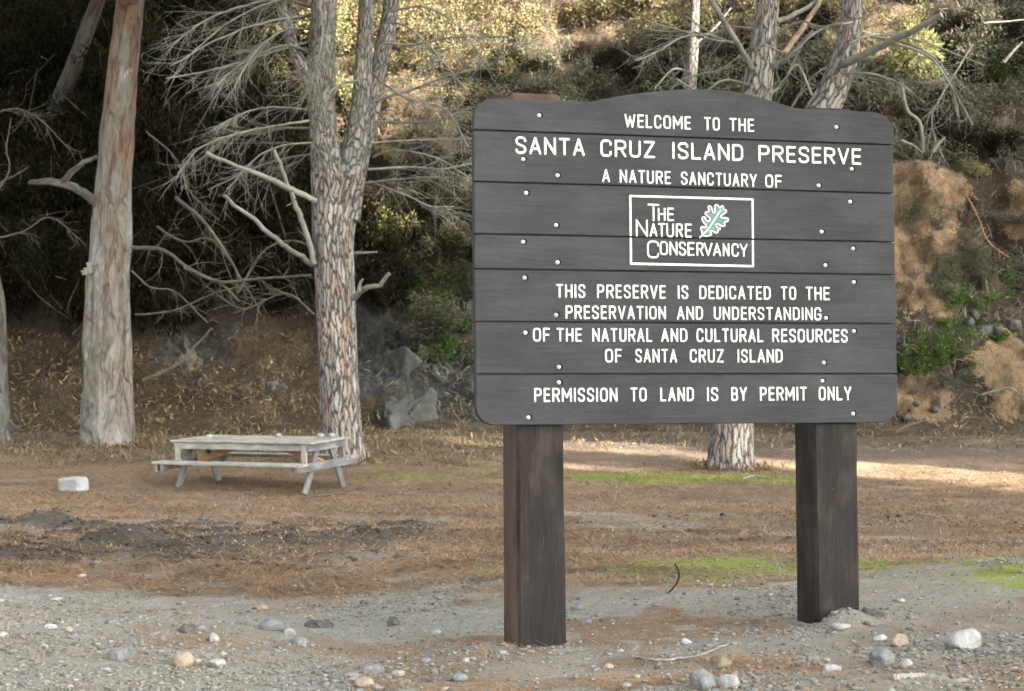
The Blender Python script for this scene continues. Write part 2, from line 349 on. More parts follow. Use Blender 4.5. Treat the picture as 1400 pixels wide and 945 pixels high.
def plain(name, c1, c2, sc_=14, rough=.85, coord="Object"):
    m, n, b = mat(name); g = G(n); o = g.coord(coord); c = g.ramp(g.noise(o, sc_, 5, .65), [(.3, c1), (.7, c2)]); g.link(c, b.inputs[0]); b.inputs["Roughness"].default_value = rough; return m
M['dead_twig'] = plain('dead_twig', (.10, .10, .082), (.23, .232, .195), 3)
M['dead_tan'] = plain('dead_tan', (.20, .14, .09), (.34, .25, .17), 4)
M['dead_dim'] = plain('dead_dim', (.065, .06, .046), (.15, .135, .105), 5)
M['stem'] = plain('stem', (.06, .05, .035), (.12, .10, .07), 8)
M['dark_strip'] = plain('dark_strip', (.02, .012, .008), (.05, .03, .02), 12)
M['orange_strip'] = plain('orange_strip', (.22, .10, .055), (.32, .17, .10), 9)

# ground: the zones come from the mesh (r needles, g mud, b moss/grass, a leaf litter)
def ground_mat():
    m, n, b = mat('ground_soil'); g = G(n); p = g.node("ShaderNodeNewGeometry").outputs["Position"]
    a = g.attr("zone"); s = g.sep(a.outputs["Color"]); al = a.outputs["Alpha"]
    n1 = g.noise(p, 1.4, 5, .65); n2 = g.noise(p, 9, 5, .7); n3 = g.noise(p, 60, 4, .75); n4 = g.noise(g.mapping(p, (14, 40, 14)), 1.0, 4, .7)
    vz = g.vor(p, 55.0); vc = g.sep(g.vor(p, 55.0, 'F1', "Color"))
    grav = g.ramp(n2, [(.34, (.17, .168, .135)), (.52, (.255, .252, .21)), (.68, (.31, .295, .245))])
    grav = g.mix(.5, grav, g.ramp(n3, [(.38, (.11, .107, .088)), (.62, (.37, .36, .31))])); grav = g.mix(g.ramp(n1, [(.52, 0.0), (.66, .5)]), grav, (.20, .18, .14))
    peb = g.math('MULTIPLY', g.ramp(vz, [(.28, 1.0), (.42, 0.0)]), g.math('GREATER_THAN', vc[0], .72))
    grav = g.mix(g.math('MULTIPLY', peb, .75), grav, g.ramp(vc[1], [(0, (.20, .21, .20)), (.6, (.38, .38, .36)), (1, (.50, .48, .44))]))
    need = g.ramp(n2, [(.36, (.07, .055, .038)), (.47, (.17, .118, .07)), (.56, (.275, .175, .095)), (.66, (.35, .24, .14))])
    need = g.mix(.5, need, g.ramp(n4, [(.38, (.06, .045, .032)), (.5, (.20, .14, .085)), (.62, (.36, .265, .17))]))
    need = g.mix(.35, need, g.ramp(n3, [(.38, (.05, .04, .03)), (.62, (.42, .29, .18))])); need = g.mix(g.ramp(g.noise(g.mapping(p, (.45, 1.1, 1)), 1.0, 4, .65), [(.42, 0.0), (.60, .65)]), need, g.ramp(n3, [(.38, (.05, .042, .034)), (.6, (.21, .16, .11))]))
    mud = g.mix(.5, g.ramp(n2, [(.3, (.035, .031, .027)), (.7, (.095, .082, .066))]), g.ramp(n3, [(.3, (.025, .022, .02)), (.7, (.14, .12, .095))]))
    mos = g.mix(.5, g.ramp(n2, [(.36, (.13, .16, .03)), (.64, (.24, .29, .045))]), g.ramp(n3, [(.36, (.11, .135, .03)), (.64, (.28, .31, .07))]))
    lit = g.mix(.5, g.ramp(n2, [(.3, (.06, .05, .035)), (.7, (.17, .13, .08))]), g.ramp(n3, [(.3, (.04, .035, .025)), (.7, (.26, .20, .13))]))
    def edge(f, w=.5): return g.ramp(g.math('ADD', f, g.math('MULTIPLY', g.math('SUBTRACT', g.math('ADD', g.math('MULTIPLY', n2, .6), g.math('MULTIPLY', n3, .4)), .5), w * 2)), [(.28, 0.0), (.72, 1.0)])
    col = g.mix(edge(s[0], .8), grav, need); col = g.mix(edge(al, .6), col, lit); col = g.mix(edge(s[1], .6), col, mud); col = g.mix(edge(s[2], .8), col, mos)
    g.link(col, b.inputs["Base Color"]); b.inputs["Roughness"].default_value = .95
    h = g.math('ADD', g.math('MULTIPLY', n3, .6), g.math('ADD', g.math('MULTIPLY', n2, 1.2), g.math('MULTIPLY', peb, .25)))
    g.bump(h, .9, .025, b); return m
M['ground'] = ground_mat()
def hill_mat():
    m, n, b = mat('hill_soil'); g = G(n); p = g.node("ShaderNodeNewGeometry").outputs["Position"]
    a = g.attr("zone"); s = g.sep(a.outputs["Color"])
    n1 = g.noise(p, 1.1, 5, .65, .4); n2 = g.noise(p, 6, 6, .7); n3 = g.noise(p, 34, 4, .7)
    soil = g.mix(.5, g.ramp(n2, [(.3, (.013, .011, .008)), (.55, (.034, .028, .02)), (.75, (.075, .06, .04))]), g.ramp(n3, [(.3, (.02, .018, .014)), (.7, (.17, .135, .09))]))
    clay = g.mix(.5, g.ramp(n1, [(.36, (.19, .125, .07)), (.5, (.34, .225, .115)), (.64, (.30, .25, .17))]), g.ramp(n2, [(.36, (.10, .072, .045)), (.5, (.31, .21, .11)), (.66, (.44, .34, .22))]))
    clay = g.mix(.35, clay, g.ramp(n3, [(.38, (.08, .06, .04)), (.62, (.40, .29, .18))]))
    rock = g.mix(.5, g.ramp(n1, [(.38, (.035, .037, .033)), (.62, (.10, .102, .092))]), g.ramp(n2, [(.38, (.025, .025, .022)), (.62, (.14, .142, .13))]))
    lit = g.mix(.5, g.ramp(n2, [(.38, (.028, .023, .015)), (.62, (.125, .097, .055))]), g.ramp(n3, [(.38, (.018, .015, .010)), (.62, (.22, .17, .10))]))
    dry = g.mix(.5, g.ramp(n2, [(.38, (.06, .047, .03)), (.62, (.26, .185, .115))]), g.ramp(n3, [(.38, (.045, .036, .024)), (.62, (.34, .26, .17))]))
    def edge(f, w=.6): return g.ramp(g.math('ADD', f, g.math('MULTIPLY', g.math('SUBTRACT', g.math('ADD', g.math('MULTIPLY', n1, .5), g.math('MULTIPLY', n2, .5)), .5), w * 2)), [(.4, 0.0), (.6, 1.0)])
    col = g.mix(edge(s[2]), soil, lit); col = g.mix(edge(a.outputs["Alpha"]), col, dry); cv = g.vor(g.mix(.5, g.mapping(p, (1.7, 1.7, 1.1)), g.noise(p, 2.2, 4, .65, 0, 'Color'), 'ADD'), 1.0, 'DISTANCE_TO_EDGE'); clay = g.mix(g.ramp(cv, [(.0, .38), (.05, 0.0)]), clay, (.05, .036, .024))
    col = g.mix(edge(s[1]), col, rock); col = g.mix(g.ramp(g.math('ADD', s[0], g.math('MULTIPLY', g.math('SUBTRACT', g.math('ADD', g.math('MULTIPLY', n2, .6), g.math('MULTIPLY', n3, .4)), .5), 2.6)), [(.46, 0.0), (.54, 1.0)]), col, clay)
    g.link(col, b.inputs["Base Color"]); b.inputs["Roughness"].default_value = .95
    g.bump(g.math('ADD', g.math('MULTIPLY', n2, 1.5), g.math('MULTIPLY', n3, .6)), 1.0, .20, b); return m
M['hill'] = hill_mat()

# ------------------------------------------------------------------ ground
HD = [(-200, 1.30), (0, 1.34), (7, 1.385), (9.3, 1.385), (14, 1.48), (20, 1.68), (24.5, 1.77), (27, 1.72), (30, 1.55), (33, 1.38), (36, 1.2), (40, 1.08), (60, 1.0), (300, 1.0)]
_yd = np.arange(-200, 300, .25); _hd = np.interp(_yd, [a for a, _ in HD], [b_ for _, b_ in HD])
_k = np.hanning(15); _k /= _k.sum(); _hd = np.convolve(np.pad(_hd, 7, mode='edge'), _k, 'valid')
MOUNDS = []
def mudmask(x, y):
    wob = .9 * fbm(x * .35, y * .12, o=3, s=5)
    l = ss(-.2, -1.6, x + wob) * ss(13.6, 14.8, y + wob * .8) * ss(20.8, 19.2, y + wob)
    l = l * (.35 + .65 * ss(-.25, .25, fbm(x * .55, y * 1.1, o=3, s=31) + .35 * np.clip(-x / 5, 0, 1)))
    r = ss(-.9, .4, x) * ss(15.5, 17.0, y + wob) * ss(22.0, 20.5, y + wob) * .45 * ss(-.5, .4, fbm(x * .5, y * .8, o=3, s=9))
    return np.maximum(l, r)
def groundz(x, y, fine=True):
    x = np.asarray(x, float); y = np.asarray(y, float)
    z = CAMZ - np.interp(y, _yd, _hd) + .065 * np.clip(x - .2, -1, 3) * ss(4, 8, y) * ss(16, 11, y)
    for mx, my, r, h in MOUNDS: z = z + h * np.exp(-((x - mx) ** 2 + (y - my) ** 2) / r ** 2)
    z = z + .045 * fbm(x * .5, y * .5, o=2, s=3)
    if fine:
        mm = mudmask(x, y)
        z = z + .012 * fbm(x * 2.5, y * 2.5, o=3, s=2) + .006 * fbm(x * 11, y * 11, o=2, s=8)
        z = z + mm * (.12 * np.abs(fbm(x * .9, y * 1.6, o=3, s=17)) + .06 * fbm(x * 3.5, y * 4, o=3, s=19)) - mm * .02
    return z
def seq(*segs):
    out = []
    for a, b_, st in segs: out += list(np.arange(a, b_, st))
    return np.array(out)
# sign frame (needed for the mounds)
O_S = np.array([-0.17713849886886915, 8.86358625217404, CAMZ + 0.01728950631782094]); TH, LEAN, ROLL = 0.2762368966018123, -0.02517086832832134, 0.0025033993103264237
EX = np.array([math.cos(TH), math.sin(TH), 0]); NS = np.array([math.sin(TH), -math.cos(TH), 0]); UPv = np.array([0, 0, 1.])
up0 = UPv * math.cos(LEAN) + NS * math.sin(LEAN)
E2 = EX * math.cos(ROLL) + up0 * math.sin(ROLL); U2 = -EX * math.sin(ROLL) + up0 * math.cos(ROLL); N2 = np.cross(E2, U2)
def onboard(px, py, back=0.0):
    r = ray(px, py); o = O_S - N2 * back; t = ((o - np.array([0, 0, CAMZ])) @ N2) / (r @ N2)
    d = np.array([0, 0, CAMZ]) + r * t - o; return d @ E2, d @ U2
def bp(u, v, d=0.0): return O_S + np.multiply.outer(np.asarray(u, float), E2) + np.multiply.outer(np.asarray(v, float), U2) + np.multiply.outer(np.asarray(d, float), N2)
TB = .045
pr_ = bp(onboard(1148, 700, TB)[0], -1.2, -.12); pl_ = bp(onboard(740, 700, TB)[0], -1.2, -.12)
MOUNDS += [(pr_[0] + .02, pr_[1] - .22, .14, .085), (pr_[0] + .25, pr_[1] - .05, .16, .03), (pl_[0] - .22, pl_[1] + .0, .16, .03)]

xs = seq((-160, -30, 10), (-30, -14, 1), (-14, -4, .09), (-4, 4, .035), (4, 14, .09), (14, 30, 1), (30, 161, 10))
ys = seq((-160, -10, 10), (-10, 4, 1), (4, 6.5, .15), (6.5, 12, .03), (12, 22, .045), (22, 42, .09), (42, 60, 2), (60, 161, 10))
XX, YY = np.meshgrid(xs, ys, indexing='ij'); ZZ = groundz(XX, YY)
wn = fbm(XX * .45, YY * .45, o=4, s=41)
gb = 13.0 + .9 * wn + np.where(XX < -2.0, -.3, 0) - 1.6 * ss(-1.3, .3, XX) * ss(-.4, .6, wn + .4) + 1.0 * ss(-1.9, -1.5, XX) * ss(-.8, -1.2, XX) * -1.2
need = ss(-1.2, 1.0, YY - gb + .5 * fbm(XX * 2.2, YY * 2.2, o=3, s=43))
fg = ss(.10, .42, fbm(XX * 1.6, YY * 1.1, o=4, s=77)) * .75
fgn = np.maximum(fg * ss(-1.2, .6, XX + .5), fg * ss(10.8, 9.2, YY) * .85)
need = np.clip(np.maximum(need, fgn), 0, 1) * (1 - .55 * ss(.2, .7, fbm(XX * .8, YY * .8, o=3, s=51)) * ss(30, 20, YY))
mud = mudmask(XX, YY); mud = np.maximum(mud, .55 * ss(30.2, 31.5, YY) * ss(.3, 1.2, XX))
def blob(cx, cy, rx, ry): return np.exp(-(((XX - cx) / rx) ** 2 + ((YY - cy) / ry) ** 2))
moss = 1.3 * blob(1.55, 12.7, .8, .9) + .8 * blob(2.9, 12.9, .9, .6) + .62 * blob(3.2, 11.4, .6, .8) + .7 * blob(2.5, 12.2, .6, .5) + .4 * blob(.7, 12.4, .6, .5) + .35 * blob(-.3, 13.2, .7, .4) + .45 * blob(3.3, 10.3, .6, .4)
moss = moss * (.45 + 1.1 * ss(-.35, .35, fbm(XX * 2.0, YY * 1.2, o=4, s=61)))
moss = np.maximum(moss, .85 * ss(.5, 1.2, XX) * ss(5.6, 4.6, XX) * np.exp(-((YY - 28.2 + .12 * (XX - 2)) / .75) ** 2))
moss = np.maximum(moss, .55 * blob(-1.7, 28.3, 1.0, .8)); moss = np.maximum(moss, .5 * blob(-.5, 28.6, .8, .6))
litt = ss(28.5, 32, YY + .8 * wn) * ss(1.0, -1.0, XX); litt = np.maximum(litt, .6 * ss(31.5, 34, YY))
need = np.maximum(need, .30 * ss(-.6, .8, XX + .6 * wn))
need = need * (1 - .3 * ss(28.9, 29.6, YY) * ss(34, 32.5, YY) * ss(.0, .8, XX))
mud = mud * (1 - .5 * ss(33, 31.8, YY) * ss(29, 29.5, YY) * ss(2.6, 2.0, XX))
zone = np.stack([need, mud, np.clip(moss, 0, 1), litt], -1).reshape(-1, 4)
ny = len(ys); i, j = np.meshgrid(np.arange(len(xs) - 1), np.arange(ny - 1), indexing='ij'); k = i * ny + j
mb = MB(); mb.add(np.stack([XX, YY, ZZ], -1).reshape(-1, 3), np.stack([k, k + ny, k + ny + 1, k + 1], -1).reshape(-1, 4), np.stack([XX, YY], -1).reshape(-1, 2))
tag(mb.build('ground', M['ground'], attr={"zone": zone}), kind='structure')
def zonemix(x, y, arr):
    ix = np.clip(np.searchsorted(xs, x), 0, len(xs) - 1); iy = np.clip(np.searchsorted(ys, y), 0, len(ys) - 1); return arr[ix, iy]

# ------------------------------------------------------------------ hillside
PL = np.array([(0, 0), (1.2, .35), (2.6, 1.3), (3.3, 1.9), (3.7, 3.0), (4.6, 4.6), (6.2, 6.6), (8.2, 9.2), (10.5, 12), (14, 16), (22, 24), (45, 32)], float)
PR = np.array([(0, 0), (.7, .25), (1.0, .6), (1.35, 1.6), (2.3, 2.5), (3.2, 3.3), (3.6, 5.6), (5.0, 6.6), (7.2, 9.0), (9.8, 12), (14, 16), (22, 24), (45, 32)], float)
def resample(P, n):
    L = np.concatenate([[0], np.cumsum(np.linalg.norm(np.diff(P, axis=0), axis=1))]); L /= L[-1]
    t = np.concatenate([np.linspace(0, .42, int(n * .8)), np.linspace(.42, 1, n - int(n * .8) + 1)[1:]])
    return np.c_[np.interp(t, L, P[:, 0]), np.interp(t, L, P[:, 1])]
NSs = 230; plr, prr = resample(PL, NSs), resample(PR, NSs)
hx = seq((-60, -18, 1.5), (-18, 18, .13), (18, 61, 1.5))
HXX, SS = np.meshgrid(hx, np.arange(NSs), indexing='ij')
bl = ss(1.5, 5.5, HXX)[..., None]
prf = plr[None] * (1 - bl) + prr[None] * bl
ytoe = 36.0 - 1.0 * ss(3, 8, HXX) + .5 * fbm(HXX * .25, HXX * 0, o=2, s=4)
HY = ytoe + prf[..., 0]; HZ = groundz(HXX, ytoe, False) - .05 + prf[..., 1]
amp = ss(0, 25, SS)
d1 = .55 * fbm(HXX * .35, HZ * .4, HY * .3, 3, 70) + .28 * fbm(HXX * 1.1, HZ * 1.2, HY, 3, 71) + .10 * fbm(HXX * 4, HZ * 4, HY * 3, 3, 72)
HY = HY - amp * d1 * .9; HZ = HZ + amp * d1 * .5
HP = np.stack([HXX, HY, HZ], -1)
hpx, hpy = proj(HP)
wv_ = 26 * fbm(hpx / 60, hpy / 60, o=3, s=88)
def rgn(x0, x1, y0, y1, soft=18):
    X_, Y_ = hpx + wv_, hpy + np.roll(wv_, 7, 0)
    return ss(x0 - soft, x0 + soft, X_) * ss(x1 + soft, x1 - soft, X_) * ss(y0 - soft, y0 + soft, Y_) * ss(y1 + soft, y1 - soft, Y_)
clay = np.clip(rgn(1205, 1315, 220, 440) + rgn(1360, 1480, 235, 330) + rgn(1335, 1420, 475, 560) + rgn(1190, 1290, 505, 570) * .9 + rgn(1270, 1330, 60, 110) * .6 + rgn(1150, 1230, 150, 260) * .8, 0, 1)
HY = HY - clay * (.16 * np.abs(fbm(HXX * 1.6, HZ * 1.1, HY * .5, 4, 75)) + .17 * np.abs(fbm(HXX * 3.2, HZ * 1.6, HY * .5, 4, 77)) + .12 * fbm(HXX * 6, HZ * 4, HY, 3, 76)); HP = np.stack([HXX, HY, HZ], -1)
rockm = np.clip(rgn(490, 650, 430, 575) * .8 + rgn(200, 340, 430, 520) * .55 + rgn(700, 1220, 350, 560) * .5, 0, 1)
litm = np.clip(rgn(-400, 500, 455, 640) + .6 * rgn(500, 1500, 545, 640) + .6 * rgn(530, 700, 330, 460), 0, 1)
drym = np.clip(rgn(440, 960, -600, 85) + .8 * rgn(440, 590, 60, 200) + .8 * rgn(1150, 1260, 0, 110) + .4 * rgn(1010, 1150, -600, 80) + .35 * rgn(1240, 1500, 300, 520), 0, 1)
nh = NSs; i, j = np.meshgrid(np.arange(len(hx) - 1), np.arange(nh - 1), indexing='ij'); k = i * nh + j
mb = MB(); mb.add(HP.reshape(-1, 3), np.stack([k, k + nh, k + nh + 1, k + 1], -1).reshape(-1, 4), np.stack([HXX, HZ], -1).reshape(-1, 2))
tag(mb.build('hill', M['hill'], attr={"zone": np.stack([clay, rockm, litm, drym], -1).reshape(-1, 4)}), kind='structure')
_hf = HP.reshape(-1, 3); _hpx, _hpy = hpx.ravel(), hpy.ravel()
_vis = (np.abs(_hf[:, 0]) < 18)
def hillat(px, py):
    d = (_hpx - px) ** 2 + (_hpy - py) ** 2 + np.where(_vis, 0, 1e9) + .5 * (_hf[:, 1] - 36) ; return _hf[np.argmin(d)].copy()
def hillz(x, y):
    d = (_hf[:, 0] - x) ** 2 + (_hf[:, 1] - y) ** 2; return _hf[np.argmin(d)][2]
Hn = np.cross(np.gradient(HP, axis=1), np.gradient(HP, axis=0)); Hn /= np.linalg.norm(Hn, axis=-1)[..., None] + 1e-9
if Hn[len(hx) // 2, 60, 1] > 0: Hn = -Hn
_hn = Hn.reshape(-1, 3)

# ------------------------------------------------------------------ the sign
zl = float(groundz(pl_[0], pl_[1])); base = (pl_ + pr_) / 2; base[2] = zl
sign = empty('welcome_sign', base, 'dark stained plank welcome sign with white routed lettering on two heavy timber posts', 'sign')
def prism(outline, thick, bev, mb, uo=0.0):      # outline (n,2) in board metres, counter clockwise
    P = np.asarray(outline, float); n = len(P)
    t = np.roll(P, -1, 0) - np.roll(P, 1, 0); t /= np.linalg.norm(t, axis=1)[:, None]; nn = np.c_[t[:, 1], -t[:, 0]]
    inn = P - nn * bev
    rings = [(inn, 0.0), (P - nn * bev * .3, -bev * .3), (P, -bev), (P, -thick + bev), (inn, -thick)]
    V = np.concatenate([bp(r[:, 0], r[:, 1], np.full(n, d)) for r, d in rings]); UV = np.concatenate([r + [uo, uo * .7] for r, d in rings])
    UV[2 * n:] += [0, .03]
    q = []
    for r in range(4):
        a = np.arange(n); b2 = (a + 1) % n; q.append(np.c_[r * n + a, r * n + n + a, r * n + n + b2, r * n + b2])
    mb.add(V, [np.concatenate(q)[:, ::-1], np.arange(n)[None, :], (4 * n + np.arange(n))[None, ::-1]], UV)
ul, ur = 0.0 + onboard(648.5, 300)[0], onboard(1222.7, 300)[0]
seams = []
for yl, yr in ((177.9, 198.6), (248.5, 265), (320, 331.5), (368, 376.2), (440.3, 443.2), (512.1, 511.4)):
    a = onboard(650, yl)[1]; b_ = onboard(1223, yr)[1]; seams.append((a, b_))
bl_, br_ = onboard(665, 581.5)[1], onboard(1210, 577.8)[1]
gapw = .0042
toppx = [(1222, 181), (1219, 169), (1211, 159), (1200, 154), (1190, 153.2), (1150, 151.2), (1110, 149.2), (1098, 148.6), (1089, 148), (1080, 146), (1065, 141), (1045, 134.5), (1020, 128.5), (995, 124.5), (970, 122.4), (945, 121.8), (920, 123), (895, 125.2), (870, 128), (845, 131.8), (825, 135.4), (812, 138.3), (806, 139), (800, 138.9), (770, 138), (730, 136.6), (690, 135), (676, 134.5), (664, 136.5), (655, 142.5), (649.5, 150), (648, 160)]
top_uv = [onboard(*p) for p in toppx]
def pl(i, side): return seams[i][side]
planks = []
planks.append([(ul, pl(0, 0) + gapw), (ur, pl(0, 1) + gapw)] + top_uv)
for i in range(5): planks.append([(ul, pl(i + 1, 0) + gapw), (ur, pl(i + 1, 1) + gapw), (ur, pl(i, 1) - gapw), (ul, pl(i, 0) - gapw)])
rc = .10; bot = []
for k in range(9):
    a = math.pi + k / 8 * math.pi / 2; bot.append((ul + rc + rc * math.cos(a), bl_ + rc + rc * math.sin(a)))
for k in range(9):
    a = 1.5 * math.pi + k / 8 * math.pi / 2; bot.append((ur - rc + rc * math.cos(a), br_ + rc + rc * math.sin(a)))
planks.append(bot + [(ur, pl(5, 1) - gapw), (ul, pl(5, 0) - gapw)])
def densify(P, st=.12):
    out = []
    for a, b_ in zip(P, P[1:] + P[:1]):
        a, b_ = np.array(a), np.array(b_); n = max(1, int(np.linalg.norm(b_ - a) / st))
        for k in range(n): out.append(a + (b_ - a) * k / n)
    return np.array(out)
for i, P in enumerate(planks):
    mb = MB(); prism(densify(P), TB, .005, mb, uo=i * 3.7)
    if i < 6:
        a_, c_ = bp(ul + .012, pl(i, 0), -.028), bp(ur - .012, pl(i, 1), -.028); dx = c_ - a_
        box(mb, (a_ + c_) / 2, dx / np.linalg.norm(dx), U2, N2, np.linalg.norm(dx) / 2, .009, .008, .001)
    pob = mb.build('plank', M['board'], sign, smooth=False)
    if i == 0: pob['label'] = 'top plank with a raised arch along its upper edge'
    if i == 6: pob['label'] = 'bottom plank with rounded lower corners'
# posts
for (xa, xb, ya, yt) in ((706.9, 772, 650, 128), (1113.5, 1173.5, 650, 148)):
    ua = onboard(xa, ya, TB + .004)[0]; ub = onboard(xb, ya, TB + .004)[0]
    tv = onboard((xa + xb) / 2, yt, TB + .004)[1]; dep = .285 if xa < 800 else .255; ch = .016; bt = -1.75
    pr8 = np.array([(ua + ch, 0), (ub - ch, 0), (ub, -ch), (ub, -dep + ch), (ub - ch, -dep), (ua + ch, -dep), (ua, -dep + ch), (ua, -ch)])
    vs = list(np.linspace(bt, tv - .03, 60)) + [tv - .012, tv]
    V, UV, per = [], [], np.concatenate([[0], np.cumsum(np.linalg.norm(np.diff(np.vstack([pr8, pr8[:1]]), axis=0), axis=1))])
    cen = pr8.mean(0)
    for v in vs:
        sh = 1.0 if v < tv - .02 else (.985 if v < tv - .005 else .93)
        for k in range(9):
            p = cen + (pr8[k % 8] - cen) * sh; wob = .003 * float(vn(k % 8 * 3.1, v * 3.0, s=int(xa)))
            V.append(bp(p[0] + wob, v, -TB - .003 + p[1])); UV.append((per[k] + xa, v))
    nr = len(vs); f, mi = [], []
    mb = MB(); V = np.array(V); UV = np.array(UV)
    kk = np.array([[r * 9 + k, r * 9 + k + 1, r * 9 + 9 + k + 1, r * 9 + 9 + k] for r in range(nr - 1) for k in range(8)])
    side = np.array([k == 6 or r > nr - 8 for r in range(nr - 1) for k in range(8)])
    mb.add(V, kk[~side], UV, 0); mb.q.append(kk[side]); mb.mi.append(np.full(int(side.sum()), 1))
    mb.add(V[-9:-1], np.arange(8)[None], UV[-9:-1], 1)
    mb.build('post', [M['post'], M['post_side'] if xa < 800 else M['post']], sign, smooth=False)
# bolts
bolts = [(737, 158), (1143, 174), (715, 218), (1164, 231), (762, 240), (1119, 254), (719, 264), (1162, 276), (760, 308), (1123, 317), (715, 331), (1166, 340), (762, 359), (1128, 363), (717, 380), (1167, 386), (760, 431), (1129, 435), (718, 455), (1167, 453), (764, 502), (1126, 496), (764, 523), (1124, 521), (722, 571), (1166, 566)]
bm0 = None
for (px, py) in bolts:
    u, v = onboard(px, py)
    if bm0 is None:
        mb = MB(); rb = .0118; V = []; nn_, rr_ = 16, 6
        for r in range(rr_):
            t = r / (rr_ - 1) * math.pi / 2
            for k in range(nn_): V.append(E2 * rb * math.cos(t) * math.cos(k / nn_ * 2 * math.pi) + U2 * rb * math.cos(t) * math.sin(k / nn_ * 2 * math.pi) + N2 * (.008 * math.sin(t) + .001) + bp(u, v))
        q = np.array([[r * nn_ + k, r * nn_ + (k + 1) % nn_, (r + 1) * nn_ + (k + 1) % nn_, (r + 1) * nn_ + k] for r in range(rr_ - 1) for k in range(nn_)])
        mb.add(V, q); bm0 = mb.build('bolt', M['bolt'], sign, origin=bp(u, v))
        mb = MB(); A_ = np.linspace(0, 2 * np.pi, 21)[:-1]; mb.add(np.vstack([bp(u + .0055 + .0165 * np.cos(A_), v + .0015 + .0165 * np.sin(A_), np.full(20, .0006)), bp(u, v, .0006)[None]]), np.array([[k, (k + 1) % 20, 20] for k in range(20)]))  # dark disc set off to one side: the bolt's crescent shadow, painted
        shadow0 = mb.build('bolt_shadow', M['bolt_shadow'], bm0, smooth=False)
    else:
        o = bm0.copy(); COL.objects.link(o); o.parent = sign; o.location = tuple(bp(u, v) - base); o2 = shadow0.copy(); COL.objects.link(o2); o2.parent = o
# stroke alphabet
def cr(*P): return ('c', P)
def ln(*P): return ('l', P)
GL = {
 'A': (.60, [ln((0, 0), (.5, 1)), ln((.5, 1), (1, 0)), ln((.17, .3), (.83, .3))]),
 'B': (.57, [ln((0, 0), (0, 1)), cr((0, 1), (.3, 1), (.6, 1), (.9, .9), (.95, .75), (.88, .58), (.55, .52), (.3, .52), (0, .52)), cr((.4, .52), (.65, .51), (.93, .4), (1, .25), (.93, .08), (.6, 0), (.3, 0), (0, 0))]),
 'C': (.57, [cr((1, .76), (.96, .88), (.8, .98), (.5, 1.0), (.2, .97), (.03, .84), (0, .65), (0, .35), (.03, .16), (.2, .03), (.5, 0), (.8, .02), (.96, .12), (1, .24))]),
 'D': (.58, [ln((0, 0), (0, 1)), cr((0, 1), (.25, 1), (.5, 1), (.82, .94), (.98, .78), (1, .6), (1, .4), (.98, .22), (.82, .06), (.5, 0), (.25, 0), (0, 0))]),
 'E': (.50, [ln((0, 0), (0, 1)), ln((0, 1), (1, 1)), ln((0, .52), (.9, .52)), ln((0, 0), (1, 0))]),
 'F': (.50, [ln((0, 0), (0, 1)), ln((0, 1), (1, 1)), ln((0, .5), (.88, .5))]),
 'G': (.60, [cr((1, .76), (.96, .88), (.8, .98), (.5, 1.0), (.2, .97), (.03, .84), (0, .65), (0, .35), (.03, .16), (.2, .03), (.5, 0), (.8, .03), (.96, .12), (1, .25), (1, .45)), ln((1, .45), (.6, .45))]),
 'H': (.58, [ln((0, 0), (0, 1)), ln((1, 0), (1, 1)), ln((0, .52), (1, .52))]),
 'I': (.17, [ln((.5, 0), (.5, 1))]),
 'L': (.50, [ln((0, 1), (0, 0)), ln((0, 0), (1, 0))]),
 'M': (.76, [ln((0, 0), (0, 1)), ln((0, 1), (.5, .3)), ln((.5, .3), (1, 1)), ln((1, 1), (1, 0))]),
 'N': (.60, [ln((0, 0), (0, 1)), ln((0, 1), (1, 0)), ln((1, 0), (1, 1))]),
 'O': (.59, [cr((.5, 1), (.2, .97), (.03, .84), (0, .65), (0, .35), (.03, .16), (.2, .03), (.5, 0), (.8, .03), (.97, .16), (1, .35), (1, .65), (.97, .84), (.8, .97), (.5, 1))]),
 'P': (.57, [ln((0, 0), (0, 1)), cr((0, 1), (.3, 1), (.6, 1), (.92, .93), (1, .74), (.92, .55), (.6, .47), (.3, .47), (0, .47))]),
 'R': (.58, [ln((0, 0), (0, 1)), cr((0, 1), (.3, 1), (.6, 1), (.92, .93), (1, .75), (.92, .57), (.6, .5), (.3, .5), (0, .5)), ln((.5, .5), (1, 0))]),
 'S': (.55, [cr((1, .8), (.93, .92), (.75, .99), (.5, 1), (.2, .97), (.03, .86), (.02, .72), (.15, .59), (.5, .5), (.85, .41), (.98, .28), (.97, .14), (.8, .03), (.5, 0), (.25, .01), (.07, .08), (0, .2))]),
 'T': (.56, [ln((.5, 0), (.5, 1)), ln((0, 1), (1, 1))]),
 'U': (.58, [cr((0, 1), (0, .7), (0, .35), (.03, .16), (.2, .03), (.5, 0), (.8, .03), (.97, .16), (1, .35), (1, .7), (1, 1))]),
 'V': (.60, [ln((0, 1), (.5, 0)), ln((.5, 0), (1, 1))]),
 'W': (.84, [ln((0, 1), (.25, 0)), ln((.25, 0), (.5, .85)), ln((.5, .85), (.75, 0)), ln((.75, 0), (1, 1))]),
 'Y': (.60, [ln((0, 1), (.5, .42)), ln((1, 1), (.5, .42)), ln((.5, .42), (.5, 0))]),
 'Z': (.57, [ln((0, 1), (1, 1)), ln((1, 1), (0, 0)), ln((0, 0), (1, 0))]),
}
